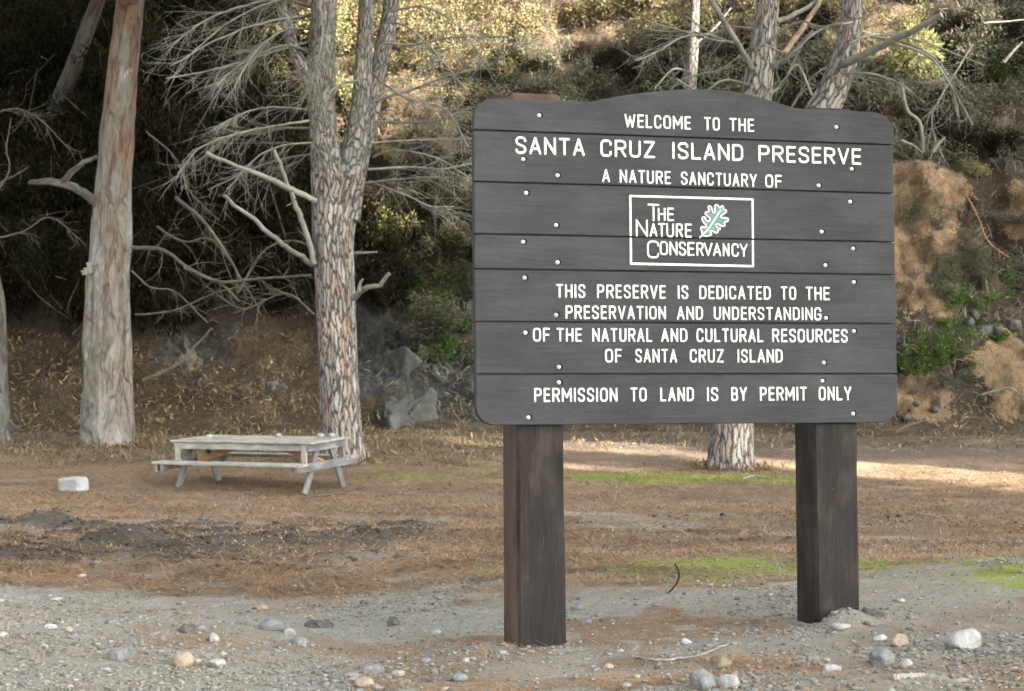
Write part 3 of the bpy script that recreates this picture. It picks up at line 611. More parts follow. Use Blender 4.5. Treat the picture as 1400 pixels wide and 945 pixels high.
def stroke(mb, P, r, lift):                       # a flat, slightly crowned painted stroke with round ends, P (n,2) on the board
    P = np.asarray(P, float); n = len(P)
    closed = np.linalg.norm(P[0] - P[-1]) < 1e-6
    t = np.gradient(P, axis=0)
    if closed: t[0] = t[-1] = P[1] - P[-2]
    t /= np.linalg.norm(t, axis=1)[:, None] + 1e-12; nn = np.c_[-t[:, 1], t[:, 0]]
    pro = [(-1, .0003), (-.86, lift), (0, lift + .0004), (.86, lift), (1, .0003)]
    V = np.concatenate([bp(P[:, 0] + nn[:, 0] * r * a, P[:, 1] + nn[:, 1] * r * a, np.full(n, d)) for a, d in pro])
    q = []
    for k in range(4):
        a = np.arange(n - 1); q.append(np.c_[k * n + a, k * n + a + 1, (k + 1) * n + a + 1, (k + 1) * n + a])
    mb.add(V, np.concatenate(q)[:, ::-1])
    if not closed:
        for e, sgn in ((0, -1), (n - 1, 1)):
            A = np.linspace(-np.pi / 2, np.pi / 2, 9); rings = []
            for f_, d in ((1, .0003), (.86, lift)):
                c = P[e] + (np.cos(A)[:, None] * t[e] * sgn + np.sin(A)[:, None] * nn[e]) * r * f_; rings.append(bp(c[:, 0], c[:, 1], np.full(9, d)))
            V = np.vstack(rings + [bp(P[e, 0], P[e, 1], lift + .0004)[None]])
            q4 = np.array([[k, k + 1, 10 + k, 9 + k] for k in range(8)]); q3 = np.array([[9 + k, 10 + k, 18] for k in range(8)])
            if sgn < 0: q4, q3 = q4[:, ::-1], q3[:, ::-1]
            mb.add(V, [q4, q3])
lift_i = [0]
def glyph(mb, ch, u0, u1, v0, v1, sl, r):         # box on the board; sl = slope of the base line
    for kind, P in GL[ch][1]:
        P = np.array(P, float)
        if kind == 'c': P = catmull(P, len(P) * 5)
        else: P = catmull(P, 4)
        w0, w1 = u0 + r, u1 - r
        if w1 < w0: w0 = w1 = (u0 + u1) / 2
        x = w0 + P[:, 0] * (w1 - w0); y = v0 + r + P[:, 1] * (v1 - v0 - 2 * r) + sl * (x - u0)
        lift_i[0] += 1; stroke(mb, np.c_[x, y], r, .0016 + .00028 * (lift_i[0] % 9))
def word(mb, txt, xl_, xr_, tl, bl2, tr, br2, rel=.072):   # extents of a word in the photo, put on the board plane
    a = np.array(onboard(xl_, tl)); b1 = np.array(onboard(xl_, bl2)); c = np.array(onboard(xr_, tr)); d = np.array(onboard(xr_, br2))
    h = ((a - b1)[1] + (c - d)[1]) / 2; r = h * rel
    u0 = (a[0] + b1[0]) / 2; u1 = (c[0] + d[0]) / 2; sl = (d[1] - b1[1]) / (u1 - u0)
    gap = .14; W_ = sum(GL[ch][0] for ch in txt) + gap * (len(txt) - 1); k = (u1 - u0) / W_; u = u0
    for ch in txt:
        wch = GL[ch][0] * k
        glyph(mb, ch, u, u + wch, b1[1] + sl * (u - u0), b1[1] + sl * (u - u0) + h, sl, r); u += wch + gap * k
def line(words, L, Rr):                           # L / Rr = (x, top, bottom) at two places along the line
    for txt, xa, xb in words:
        mb = MB()
        def it(x, k): return L[k] + (Rr[k] - L[k]) * (x - L[0]) / (Rr[0] - L[0])
        word(mb, txt, xa, xb, it(xa, 1), it(xa, 2), it(xb, 1), it(xb, 2))
        mb.build('lettering', M['letter'], sign)
line([('WELCOME', 853.7, 944.5), ('TO', 962.5, 984), ('THE', 997, 1031)], (853.5, 155.8, 174.3), (1031, 162.6, 180.8))
line([('SANTA', 704.3, 799.3), ('CRUZ', 820.7, 895.4), ('ISLAND', 918.2, 1016), ('PRESERVE', 1036.8, 1177.3)], (704, 186.3, 210.6), (1177, 203.4, 225.8))
line([('A', 823, 833.8), ('NATURE', 847.1, 917), ('SANCTUARY', 930.7, 1034.5), ('OF', 1046, 1069)], (823, 231, 249.2), (1069, 239.3, 257.2))
line([('THIS', 760, 800.2), ('PRESERVE', 816.1, 910.2), ('IS', 926.2, 941), ('DEDICATED', 955.9, 1053.7), ('TO', 1067.3, 1088.3), ('THE', 1101.3, 1134.2)], (760, 388.4, 407.4), (1134, 392.4, 410.8))
line([('PRESERVATION', 772.9, 910.2), ('AND', 925.4, 961), ('UNDERSTANDING', 975.6, 1122.9)], (773, 417.6, 436.3), (1123, 420.4, 438.3))
line([('OF', 728.5, 751.7), ('THE', 760.7, 795.6), ('NATURAL', 809.5, 891.7), ('AND', 903.7, 939.7), ('CULTURAL', 952, 1043.5), ('RESOURCES', 1055.5, 1158.8)], (728.5, 448.3, 467.3), (1158.8, 450, 468.5))
line([('OF', 827.1, 850), ('SANTA', 868.3, 925.4), ('CRUZ', 943, 989.3), ('ISLAND', 1007.8, 1070)], (827, 477, 496), (1070, 477.6, 496))
line([('PERMISSION', 730.2, 755 / 6.087 + 720), ('TO', 861.8, 884), ('LAND', 902.4, 948.5), ('IS', 966.3, 982), ('BY', 999.5, 1021), ('PERMIT', 1038.6, 1103), ('ONLY', 1119, 1163.8)], (730, 530.6, 550), (1163.8, 528.6, 547.6))
# emblem: frame, words and oak leaf
zq = lambda x, y: onboard(840 + x / 6.667, 250 + y / 6.667)
mb = MB(); hw = .0062
cor = [np.array(zq(144, 121)), np.array(zq(1258, 152)), np.array(zq(1262, 761)), np.array(zq(151, 738))]
cut = lambda u: np.interp(u, [ul, ur], [pl(2, 0), pl(2, 1)])
for a, b_ in zip(cor, cor[1:] + cor[:1]):
    parts_ = [(a, b_)]
    if abs(a[0] - b_[0]) < .1:
        cv = cut(a[0]); s_ = 1 if a[1] > b_[1] else -1
        tt = lambda v: a + (b_ - a) * (v - a[1]) / (b_[1] - a[1])
        parts_ = [(a, tt(cv + s_ * .006 + s_ * hw * .6)), (tt(cv - s_ * .006 - s_ * hw * .6), b_)]
    for p, q_ in parts_: lift_i[0] += 1; stroke(mb, catmull([p, q_], 6), hw, .0016 + .00028 * (lift_i[0] % 9))
mb.build('emblem_frame', M['letter'], sign)
mb = MB()
def gz(ch, x0, x1, y0, y1, rel=None):
    a = np.array(zq(x0, y1)); b_ = np.array(zq(x1, y0)); glyph(mb, ch, a[0], b_[0], a[1], b_[1], -.004, .0050)
for wd_ in ([('T', 303, 408, 193, 350), ('H', 395, 464, 228, 348), ('E', 480, 543, 228, 350)], [('N', 195, 303, 336, 492), ('A', 320, 390, 370, 492), ('T', 398, 464, 368, 494), ('U', 473, 542, 370, 496), ('R', 560, 623, 372, 497), ('E', 643, 704, 373, 500)], [('C', 298, 407, 528, 688), ('O', 413, 487, 532, 660), ('N', 501, 573, 535, 662), ('S', 586, 652, 537, 664), ('E', 666, 730, 541, 666), ('R', 748, 811, 543, 667), ('V', 813, 893, 547, 669), ('A', 897, 971, 549, 670), ('N', 987, 1047, 551, 672), ('C', 1067, 1133, 553, 674), ('Y', 1142, 1214, 556, 676)]):
    mb = MB()
    for a in wd_: gz(*a)
    mb.build('lettering', M['letter'], sign)
lz = lambda x, y: onboard(940 + x / 14.54, 270 + y / 14.54)
LO = [(300, 755), (285, 690), (268, 630), (275, 590), (310, 585), (345, 600), (372, 585), (365, 550), (330, 510), (298, 465), (288, 420), (310, 392), (340, 400), (365, 440), (395, 475), (430, 470), (448, 435), (430, 400), (385, 365), (352, 325), (365, 295), (415, 280), (425, 245), (408, 205), (425, 175), (460, 185), (485, 230), (505, 290), (530, 305), (550, 280), (540, 215), (548, 165), (575, 148), (605, 165), (635, 208), (665, 185), (695, 170), (712, 195), (710, 238), (760, 250), (770, 285), (735, 315), (690, 345), (658, 378), (680, 405), (750, 408), (800, 425), (803, 465), (745, 490), (730, 520), (740, 560), (705, 575), (660, 560), (610, 535), (570, 530), (565, 565), (600, 600), (645, 612), (640, 635), (600, 652), (600, 690), (575, 705), (530, 690), (490, 665), (460, 667), (455, 695), (475, 725), (460, 750), (410, 765), (340, 765), (300, 755)]
LB = np.array([lz(*p) for p in LO]); cen = LB.mean(0)
mb = MB(); n = len(LB) - 1
mb.add(bp(LB[:-1, 0], LB[:-1, 1], np.full(n, .0009)), np.arange(n)[None, ::-1]); leaf_o = mb.build('oak_leaf', M['leaf_green'], sign, smooth=False)
mb = MB(); S_ = catmull(LB, 220); S_[-1] = S_[0]; stroke(mb, S_, .0042, .0019)
stroke(mb, catmull([lz(240, 800), lz(300, 745), lz(420, 620), lz(500, 500), lz(580, 370), lz(652, 262)], 24), .0042, .0024)
mb.build('leaf_outline', M['letter'], leaf_o)

# ------------------------------------------------------------------ picnic table
tc = np.array([-3.86, 27.0]); ph = R(23); sl_y = .035
te = np.array([math.cos(ph), -math.sin(ph), math.sin(ph) * -.03 + .012]); te /= np.linalg.norm(te)
tg = np.array([math.sin(ph), math.cos(ph), .04]); tg -= te * (tg @ te); tg /= np.linalg.norm(tg); tz = np.cross(te, tg)
tb = np.array([tc[0], tc[1], float(groundz(tc[0], tc[1])) + .0]) 
table = empty('picnic_table', tb, 'weathered grey wooden picnic table with attached benches under the forked pine', 'picnic table')
def tp(a, b_, c): return tb + te * a + tg * b_ + tz * c
TL, TW = 2.46, 1.2
def bx(name, m, c, ax, hx_, hy_, hz_, ay=None, label=None, bev=.006):
    mb = MB(); ax = np.asarray(ax, float); ax = ax / np.linalg.norm(ax)
    ay = tg if ay is None else ay; ay = ay - ax * (ay @ ax); ay = ay / np.linalg.norm(ay); az = np.cross(ax, ay)
    box(mb, c, ax, ay, az, hx_, hy_, hz_, bev); o = mb.build(name, M[m], table, smooth=False)
    if label: o['label'] = label
    return o
mb = MB()
for k in range(6):
    wd = TW / 6; box(mb, tp(0, -TW / 2 + wd * (k + .5), .745 + .002 * math.sin(k * 2.3)), te, tg, tz, TL / 2 + .008 * math.sin(k * 5.1), wd / 2 - .002, .014, .004)
mb.build('table_top', M['table_grey'], table, smooth=False)
for s_ in (-1, 1): bx('apron', 'table_grey', tp(0, s_ * (TW / 2 - .06), .675), te, TL / 2 - .10, .019, .052, ay=tg)
for s_ in (-1, 1): bx('top_rail', 'table_rail', tp(s_ * (TL / 2 - .07), 0, .672), tg, TW / 2 - .01, .02, .058, ay=te)
BW = .80                                          # half distance of the benches
for s_ in (-1, 1):
    bx('bench', 'table_grey', tp(-.06, s_ * BW, .435), te, TL / 2 + .05, .135, .021, ay=tg)
    bx('bench_rail', 'table_rail', tp(s_ * (TL / 2 - .06), 0, .385), tg, BW + .13, .022, .062, ay=te)
    bx('bench_end', 'table_grey', tp(-TL / 2 - .05, s_ * BW, .37), tz, .07, .12, .016, ay=tg)
for sx in (-1, 1):
    for sy in (-1, 1):
        a = tp(sx * (TL / 2 - .115), sy * .60, -.02); b_ = tp(sx * (TL / 2 - .115), sy * .20, .66)
        bx('leg', 'table_rail', (a + b_) / 2, b_ - a, np.linalg.norm(b_ - a) / 2, .021, .058, ay=te)
        bx('corner_post', 'table_grey', tp(sx * (TL / 2 - .125), sy * (TW / 2 - .025), .555), tz, .165, .045, .019, ay=te)
    a = tp(sx * (TL / 2 - .14), 0, .40); b_ = tp(sx * .28, 0, .68)
    bx('brace', 'table_tan', (a + b_) / 2, b_ - a, np.linalg.norm(b_ - a) / 2, .045, .05, ay=tg, label='unweathered tan diagonal brace')
bx('cleat', 'table_tan', tp(0, 0, .69), tg, TW / 2 - .08, .045, .03, ay=te)

# ------------------------------------------------------------------ stones
_ico = []
def ico(sub):
    t = (1 + 5 ** .5) / 2
    V = [(-1, t, 0), (1, t, 0), (-1, -t, 0), (1, -t, 0), (0, -1, t), (0, 1, t), (0, -1, -t), (0, 1, -t), (t, 0, -1), (t, 0, 1), (-t, 0, -1), (-t, 0, 1)]
    Fc = [(0, 11, 5), (0, 5, 1), (0, 1, 7), (0, 7, 10), (0, 10, 11), (1, 5, 9), (5, 11, 4), (11, 10, 2), (10, 7, 6), (7, 1, 8), (3, 9, 4), (3, 4, 2), (3, 2, 6), (3, 6, 8), (3, 8, 9), (4, 9, 5), (2, 4, 11), (6, 2, 10), (8, 6, 7), (9, 8, 1)]
    V = [np.array(v) / np.linalg.norm(v) for v in V]
    for _ in range(sub):
        c = {}; N = []
        def mid(a, b_):
            kx = (min(a, b_), max(a, b_))
            if kx not in c: v = V[a] + V[b_]; V.append(v / np.linalg.norm(v)); c[kx] = len(V) - 1
            return c[kx]
        for a, b_, d in Fc:
            x, y, z = mid(a, b_), mid(b_, d), mid(d, a); N += [(a, x, z), (b_, y, x), (d, z, y), (x, y, z)]
        Fc = N
    return np.array(V), np.array(Fc)
IV3, IF3 = ico(3); IV1, IF1 = ico(1); IV4, IF4 = ico(4)
def rockverts(V, seed, sx, sy, sz, rough=.18, facets=5):
    r = np.random.default_rng(seed); P = V.copy()
    for _ in range(facets):                       # flatten a few sides so that it reads as a stone
        d = r.normal(size=3); d /= np.linalg.norm(d); c = r.uniform(.55, .9); k = P @ d; P = P - np.outer(np.maximum(k - c, 0), d) * .85
    P = P * (1 + rough * fbm(V[:, 0] * 1.3 + seed, V[:, 1] * 1.3, V[:, 2] * 1.3, 3, seed % 97))[:, None]
    a = r.uniform(0, 6.28); c, s_ = math.cos(a), math.sin(a)
    P = P * np.array([sx, sy, sz]); return P @ np.array([[c, s_, 0], [-s_, c, 0], [0, 0, 1]])
def groundhit(px, py):
    D = np.arange(6, 40, .02); r = ray(px, py); P = np.array([0, 0, CAMZ]) + r[None] * (D / r[1])[:, None]
    b_ = P[:, 2] - groundz(P[:, 0], P[:, 1]); k = np.argmax(b_ < 0); return P[k]
def stone(name, px, py, wpx, hpx_, m, label, cat='stone', group=None, rough=.16, bury=.48, facets=5, seed=None, big=False):
    p = groundhit(px, py) if not isinstance(px, np.ndarray) else px
    sc_ = p[1] / F_PX; sx = wpx * sc_ / 2; sz = hpx_ * sc_ / 2
    sd = seed if seed is not None else int(wpx * 13 + p[0] * 1000) % 9973
    V, Fc = (IV4, IF4) if big else (IV3, IF3)
    P = rockverts(V, sd, sx * 1.1, sx * .95, sz * 1.25, rough, facets); mb = MB()
    c = p + np.array([0, sx * .6, sz * (1 - bury)]); mb.add(P + c, Fc)
    return tag(mb.build(name, M[m], origin=c), label, cat, group)
fs = [(1320, 887, 50, 32, 'stone_light', 'large rounded pale stone on the gravel to the right of the sign', .12),
 (1207, 912, 40, 28, 'stone_grey', 'dark grey lumpy stone beside a small pale pebble near the half buried board', .2),
 (1241, 914, 20, 15, 'stone_light', 'small pale stone touching the dark grey lumpy stone', .1),
 (371, 862, 40, 19, 'stone_grey', 'smooth grey oval stone lying on the gravel below the rut', .08),
 (163, 904, 32, 20, 'stone_grey', 'squarish brownish grey stone alone on the lower gravel', .2),
 (409, 883, 25, 15, 'stone_grey', 'round dark grey stone just in front of the smooth oval stone', .1),
 (292, 879, 15, 15, 'stone_light', 'small upright blocky grey stone beside the dark clod', .15),
 (396, 868, 18, 10, 'stone_light', 'pale oval stone between the smooth oval stone and the round dark one', .1),
 (250, 912, 32, 24, 'stone_tan', 'pointed tan stone on the lower gravel', .2),
 (296, 912, 24, 12, 'stone_light', 'flat whitish stone to the right of the pointed tan stone', .1),
 (962, 943, 42, 30, 'stone_grey', 'angular blue grey stone at the lower edge below the forked stick', .2),
 (998, 941, 26, 20, 'stone_light', 'pale angular stone next to the blue grey one', .15),
 (986, 914, 36, 18, 'stone_brown', 'brown earthy stone behind the blue grey angular stone', .2),
 (1232, 884, 26, 18, 'stone_tan', 'tan angular stone behind the dark grey lumpy stone', .2),
 (1205, 877, 18, 11, 'stone_white', 'small white stone in front of the right sign post', .08),
 (1151, 861, 25, 12, 'stone_light', 'pale oval stone in the earth heap at the right sign post', .08),
 (1137, 919, 26, 11, 'stone_light', 'flat pale stone in front of the right sign post heap', .08),
 (1113, 906, 18, 13, 'stone_grey', 'grey stone with a brown side in front of the right sign post', .15),
 (939, 881, 14, 10, 'stone_white', 'small white stone beside the forked stick', .08),
 (505, 921, 40, 16, 'stone_grey', 'long grey stone in the pebble cluster left of the left sign post', .12),
 (545, 925, 20, 10, 'stone_light', 'pale flat stone at the end of the pebble cluster', .08),
 (498, 939, 30, 14, 'stone_tan', 'tan flat stone in front of the pebble cluster', .08),
 (628, 932, 24, 13, 'stone_grey', 'bluish grey stone in front of the left sign post', .12),
 (815, 861, 1, 1, None, '', 0),
 (76, 822, 18, 6, 'stone_light', 'flat pale stone on the open gravel at the left', .1),
 (68, 860, 18, 9, 'stone_white', 'whitish oval stone at the left on the gravel', .1),
 (132, 771, 12, 6, 'stone_grey', 'grey stone at the lower lip of the dark rut', .1),
 (110, 789, 14, 5, 'stone_light', 'flat pale stone on the needles below the dark rut', .1),
 (401, 805, 10, 7, 'stone_grey', 'small grey stone at the edge of the needle mat', .1),
 (790, 835, 20, 12, 'stone_grey', 'grey stone just right of the left sign post', .15)]
for px, py, w_, h_, m_, lab, ro in fs:
    if m_: stone('stone', px, py, w_, h_, m_, lab, rough=ro)
for px, py, w_, h_, lab in ((255, 866, 22, 13, 'dark brown earth clod behind the small upright stone'), (538, 856, 21, 12, 'dark clod alone on the gravel left of the left sign post'), (498, 826, 12, 6, 'tiny dark clod on the gravel below the needle mat'), (1193, 843, 30, 12, 'dark clod at the foot of the right sign post'), (276, 712, 14, 9, 'dark clod on the upper lip of the rut'), (435, 858, 44, 9, 'long dark lump of soil and roots right of the oval stone')):
    stone('earth_clod', px, py, w_, h_, 'stone_dark', lab, cat='clod', rough=.3)
r2 = np.random.default_rng(5)
cnt = 0
while cnt < 52:
    px, py = r2.uniform(0, 1400), r2.uniform(815, 950)
    if 690 < px < 790 and py < 895 or 1085 < px < 1180 and py < 855: continue
    if r2.random() < .45 and px > 560: continue
    w_ = r2.uniform(7, 17) * (py / 900); stone('stone', px, py, w_, w_ * r2.uniform(.4, .65), r2.choice(['stone_light', 'stone_grey', 'stone_tan', 'stone_light', 'stone_grey', 'stone_grey']), 'small loose stone among the pebbles of the gravel', group='small stones strewn over the gravel', rough=.12, seed=cnt); cnt += 1
bp_ = groundhit(97, 672)
mb = MB(); P = rockverts(IV4, 3, 1, 1, 1, .03, 0)
P = np.sign(P) * np.abs(P) ** .35; P = P / np.abs(P).max(0) * np.array([.20, .15, .12]) * (1 + .05 * fbm(P[:, 0] * 2, P[:, 1] * 2, P[:, 2] * 2, 3, 5))[:, None]
a = R(-22); c_, s_ = math.cos(a), math.sin(a); P = P @ np.array([[c_, s_, .08], [-s_, c_, 0], [-.08, 0, 1]])
mb.add(P + bp_ + np.array([0, .12, .09]), IF4); tag(mb.build('stone_block', M['stone_block'], origin=bp_), 'squared white stone block alone on the needles left of the picnic table', 'stone block')
for (a, b_, w_, lab) in ((-.95, .05, .09, 'white shell like stone at the far left end of the table top'), (.15, .30, .10, 'white stone midway along the table top'), (.86, .38, .10, 'white stone at the pine end of the table top, left of its twin'), (1.02, .42, .11, 'white round stone at the pine end of the table top, outermost')):
    p = tp(a, b_, .765); mb = MB(); mb.add(rockverts(IV3, int(a * 100 + 300), w_ * .6, w_ * .5, w_ * .38, .1, 3) + p + np.array([0, 0, w_ * .2]), IF3)
    tag(mb.build('stone', M['stone_light'], origin=p), lab, 'stone')
for px, py, w_, h_, m_, lab in ((552, 560, 76, 84, 'rock', 'tall grey rock outcrop at the hill foot right of the forked pine'), (535, 505, 64, 54, 'rock', 'grey rock standing above the tall outcrop, nearest the pine'), (606, 510, 46, 44, 'rock', 'rounded grey rock below the ivy patch'), (585, 475, 60, 46, 'rock', 'grey rock behind the ivy patch stems'), (369, 530, 34, 34, 'stone_dark', 'small dark round boulder in the dry leaves left of the pine'), (250, 485, 44, 60, 'stone_dark', 'dark upright boulder in the shade right of the gum tree'), (640, 420, 44, 56, 'rock', 'pale grey rock beside the sign edge above the ivy')):
    p = hillat(px, py + h_ * .3); q_ = p + np.array([0, .25, 0]); stone('boulder', q_, 0, w_, h_, m_, lab, cat='boulder', rough=.55, bury=.95, facets=14, big=True)
for px, py, w_ in ((1325, 447, 16), (1332, 436, 14), (1348, 459, 22), (1366, 458, 18), (1384, 453, 22), (1297, 447, 10), (1272, 563, 12), (1238, 575, 14), (1250, 552, 10)):
    p = hillat(px, py) - np.array([0, .12, 0]); stone('stone', p, 0, w_, w_ * .7, 'rock', 'rounded grey stone lying on the clay bank ledge', group='grey stones on the clay bank', rough=.1, bury=.2)

# ------------------------------------------------------------------ ground scatter
def stuff(name, mb, m, smooth=False): return tag(mb.build(name, M[m], smooth=smooth), kind='stuff')
def visxy(n, d0, d1, pad=1.12, bias=1.0):
    t = rng.uniform(0, 1, n) ** bias; D = d0 * (d1 / d0) ** t; x = rng.uniform(-1, 1, n) * .2917 * pad * D; return x, D
mb = MB(); x, y = visxy(52000, 7.2, 15.5, bias=1.15)
ndz = zonemix(x, y, need); keep = rng.random(len(x)) < (1 - .72 * ndz) * (1 - .8 * zonemix(x, y, mud)) * (.15 + .85 * ss(-.25, .5, fbm(x * 1.3, y * .9, o=4, s=23)))
x, y = x[keep], y[keep]
for q_ in (pl_, pr_): x = np.concatenate([x, q_[0] + rng.normal(size=170) * .20]); y = np.concatenate([y, q_[1] + rng.normal(size=170) * .20])
z = groundz(x, y); sz = .004 + .005 * rng.random(len(x)) + .013 * rng.random(len(x)) ** 5
base_rocks = [rockverts(IV1, 500 + k, 1, .8, .6, .12, 4) for k in range(12)]
kk = rng.integers(0, 12, len(x))
for k in range(12):
    s_ = kk == k; m_ = s_.sum(); V = base_rocks[k][None] * sz[s_][:, None, None] + np.stack([x[s_], y[s_], z[s_] + sz[s_] * .25], -1)[:, None, :]
    mb.add(V.reshape(-1, 3), (IF1[None] + (np.arange(m_) * len(IV1))[:, None, None]).reshape(-1, 3))
stuff('gravel', mb, 'pebble', True)
def needles(n, d0, d1, test, ln_, wd, bias=1.0, lift=.006, tilt=.12, mi=0, mb=None):
    x, y = visxy(n, d0, d1, bias=bias); k = rng.random(n) < test(x, y); x, y = x[k], y[k]; z = groundz(x, y) + rng.uniform(0, lift, len(x)); n = len(x)
    a = rng.uniform(0, 2 * np.pi, n); l = ln_ * rng.uniform(.5, 1.3, n); dz = rng.normal(size=n) * tilt * l
    dx, dy = np.cos(a) * l, np.sin(a) * l; w_ = wd * (y / 10) ** .6; ox, oy = -np.sin(a) * w_, np.cos(a) * w_
    V = np.stack([np.stack([x - ox, y - oy, z], -1), np.stack([x + ox, y + oy, z], -1), np.stack([x + dx + ox * .4, y + dy + oy * .4, z + np.abs(dz) + .002], -1), np.stack([x + dx - ox * .4, y + dy - oy * .4, z + np.abs(dz) + .002], -1)], 1)
    mb = MB() if mb is None else mb; mb.add(V.reshape(-1, 3), np.arange(4 * n).reshape(n, 4)); return mb
clump = lambda x, y, s: ss(-.2, .4, fbm(x * 1.7, y * 1.7, o=3, s=s))
mb = needles(150000, 7.2, 30, lambda x, y: (.08 + .92 * zonemix(x, y, need) ** 1.3) * (1 - .6 * zonemix(x, y, mud)) * (1 - .7 * zonemix(x, y, np.clip(moss, 0, 1))) * (.12 + .88 * clump(x, y, 33)), .11, .0017, 1.0, .012, .16)
stuff('pine_needle_litter', mb, 'needle')
mb = needles(80000, 11, 34, lambda x, y: (.2 + .8 * zonemix(x, y, need)) * (.2 + .8 * clump(x, y, 35)), .12, .0022, 1.0, .012, .2)
stuff('dry_grass_litter', mb, 'needle_pale')
mb = needles(150000, 11.8, 31, lambda x, y: (.1 + .9 * zonemix(x, y, need)) * (.1 + .9 * clump(x, y, 36)) * (1 - .7 * zonemix(x, y, np.clip(moss, 0, 1))), .125, .0026, 1.0, .012, .14)
stuff('matted_needles', mb, 'needle_mat')
mb = MB(); x, y = visxy(60000, 14, 33); k = rng.random(len(x)) < (.25 + .75 * zonemix(x, y, need)) * (.2 + .8 * clump(x, y, 91)) * (1 - .6 * zonemix(x, y, np.clip(moss, 0, 1))); x, y = x[k], y[k]
leaves(mb, np.stack([x, y, groundz(x, y) + .012], -1), .034, .32, 1.2); stuff('bark_and_leaf_debris', mb, 'debris')
mb = MB(); x, y = visxy(15000, 13, 23); k = rng.random(len(x)) < zonemix(x, y, mud) * np.where(x > -.5, .25, .9); x, y = x[k], y[k]; sz = .008 + .03 * rng.random(len(x)) ** 3; z = groundz(x, y) + sz * .3; kk = rng.integers(0, 12, len(x))
for k in range(12):
    s_ = kk == k; m_ = s_.sum(); V = base_rocks[k][None] * sz[s_][:, None, None] + np.stack([x[s_], y[s_], z[s_]], -1)[:, None, :]
    mb.add(V.reshape(-1, 3), (IF1[None] + (np.arange(m_) * len(IV1))[:, None, None]).reshape(-1, 3))
stuff('mud_crumbs', mb, 'clod', True)
def blades(n, d0, d1, test, h, wd, mb, bias=1):
    x, y = visxy(n, d0, d1, bias=bias); k = rng.random(n) < test(x, y); x, y = x[k], y[k]; z = groundz(x, y) - .004; n = len(x)
    a = rng.uniform(0, 2 * np.pi, n); hh = h * rng.uniform(.5, 1.3, n); ox, oy = np.cos(a) * wd, np.sin(a) * wd; lx, ly = rng.normal(size=(2, n)) * hh * .45
    V = np.stack([np.stack([x - ox, y - oy, z], -1), np.stack([x + ox, y + oy, z], -1), np.stack([x + lx, y + ly, z + hh], -1)], 1)
    mb.add(V.reshape(-1, 3), np.arange(3 * n).reshape(n, 3))
mb = MB(); blades(60000, 26, 31, lambda x, y: np.clip(zonemix(x, y, moss), 0, 1) ** 1.2 * (.35 + .65 * clump(x, y, 44)), .05, .004, mb); stuff('short_grass', mb, 'grass')
mb = MB(); blades(60000, 9, 14.5, lambda x, y: np.clip(zonemix(x, y, moss) * 1.2 - .15, 0, 1) * (.3 + .7 * clump(x, y, 45)), .012, .003, mb); stuff('moss', mb, 'moss')
# leaf litter at the hill foot and on the slope
def hillpts(n, cond, clear=.93):                             # random points of the slope, thinned by cond(px,py)
    w_ = np.clip(_hf[:, 1] * 0 + 1, 0, 1) * (_vis) * (_hpx > -120) * (_hpx < 1520) * (_hpy > -260) * (_hpy < 640)
    idx = rng.choice(np.where(w_ > 0)[0], n); k = rng.random(n) < cond(_hpx[idx], _hpy[idx]) * (1 - clear * ss(.25, .6, clay.ravel()[idx])); idx = idx[k]
    return _hf[idx] + rng.normal(size=(len(idx), 3)) * .08, _hn[idx]
lit_f = litm.ravel(); 
def litc(px, py): return ss(520, 440, px) * ss(440, 480, py) * 1.0 + .7 * ss(430, 460, px) * ss(610, 580, px) * ss(90, 120, py) * ss(230, 200, py) + .5 * ss(520, 560, py) + .35 * ss(500, 560, px) * ss(720, 650, px) * ss(380, 440, py)
P_, N_ = hillpts(190000, lambda px, py: litc(px, py) * (.10 + .90 * ss(-.3, .45, fbm(px / 42, py / 20, o=4, s=58)))); mb = MB(); leaves(mb, P_ + N_ * rng.uniform(0, .12, len(P_))[:, None], .13, .22, .8)
x, y = visxy(26000, 29.5, 36.5); k = rng.random(len(x)) < zonemix(x, y, litt) * .8; x, y = x[k], y[k]; leaves(mb, np.stack([x, y, groundz(x, y) + .02], -1), .12, .2, 1.6)
for px_, py_, D_, r_ in ((148, 605, 33.3, .62), (466, 630, 30.3, .48), (1000, 641, 29.5, .5)):
    q_ = at(px_, py_, D_); a_ = rng.uniform(0, 6.28, 700); d_ = r_ * (.75 + np.abs(rng.normal(size=700)) * .4); x, y = q_[0] + np.cos(a_) * d_, q_[1] + np.sin(a_) * d_; leaves(mb, np.stack([x, y, groundz(x, y) + .02 + .10 * np.clip(1.1 * r_ - d_, 0, 1)], -1), .11, .2, 1.2)
stuff('leaf_litter', mb, 'dry_leaf')

def strands(n, cond, ln_, wd, up):
    P, N = hillpts(n, cond); n = len(P); d = rng.normal(size=(n, 3)) + N * .8; d[:, 2] += up; d /= np.linalg.norm(d, axis=1)[:, None]
    L = ln_ * rng.uniform(.4, 1.3, n)[:, None]; s_ = np.cross(d, N + rng.normal(size=(n, 3)) * .3); s_ /= np.linalg.norm(s_, axis=1)[:, None] + 1e-9; s_ *= wd
    P2 = P + d * L * .5 + N * .03; P3 = P2 + (d * .8 - np.array([0, 0, .5])) * L * .5
    V = np.stack([P - s_, P + s_, P2 + s_ * .8, P2 - s_ * .8, P3 + s_ * .3, P3 - s_ * .3], 1).reshape(-1, 3); q = (np.arange(n) * 6)[:, None]
    mb = MB(); mb.add(V, [q + np.array([[0, 1, 2, 3]]), q + np.array([[3, 2, 4, 5]])]); return mb
stuff('dry_twigs', strands(60000, lambda px, py: np.clip(ss(480, 560, px) * .8 * (1 - .8 * np.clip(clay.ravel()[0] * 0, 0, 1)), 0, 1) * ss(590, 560, py) + .05 * (px < 520), .38, .0055, .5), 'straw')

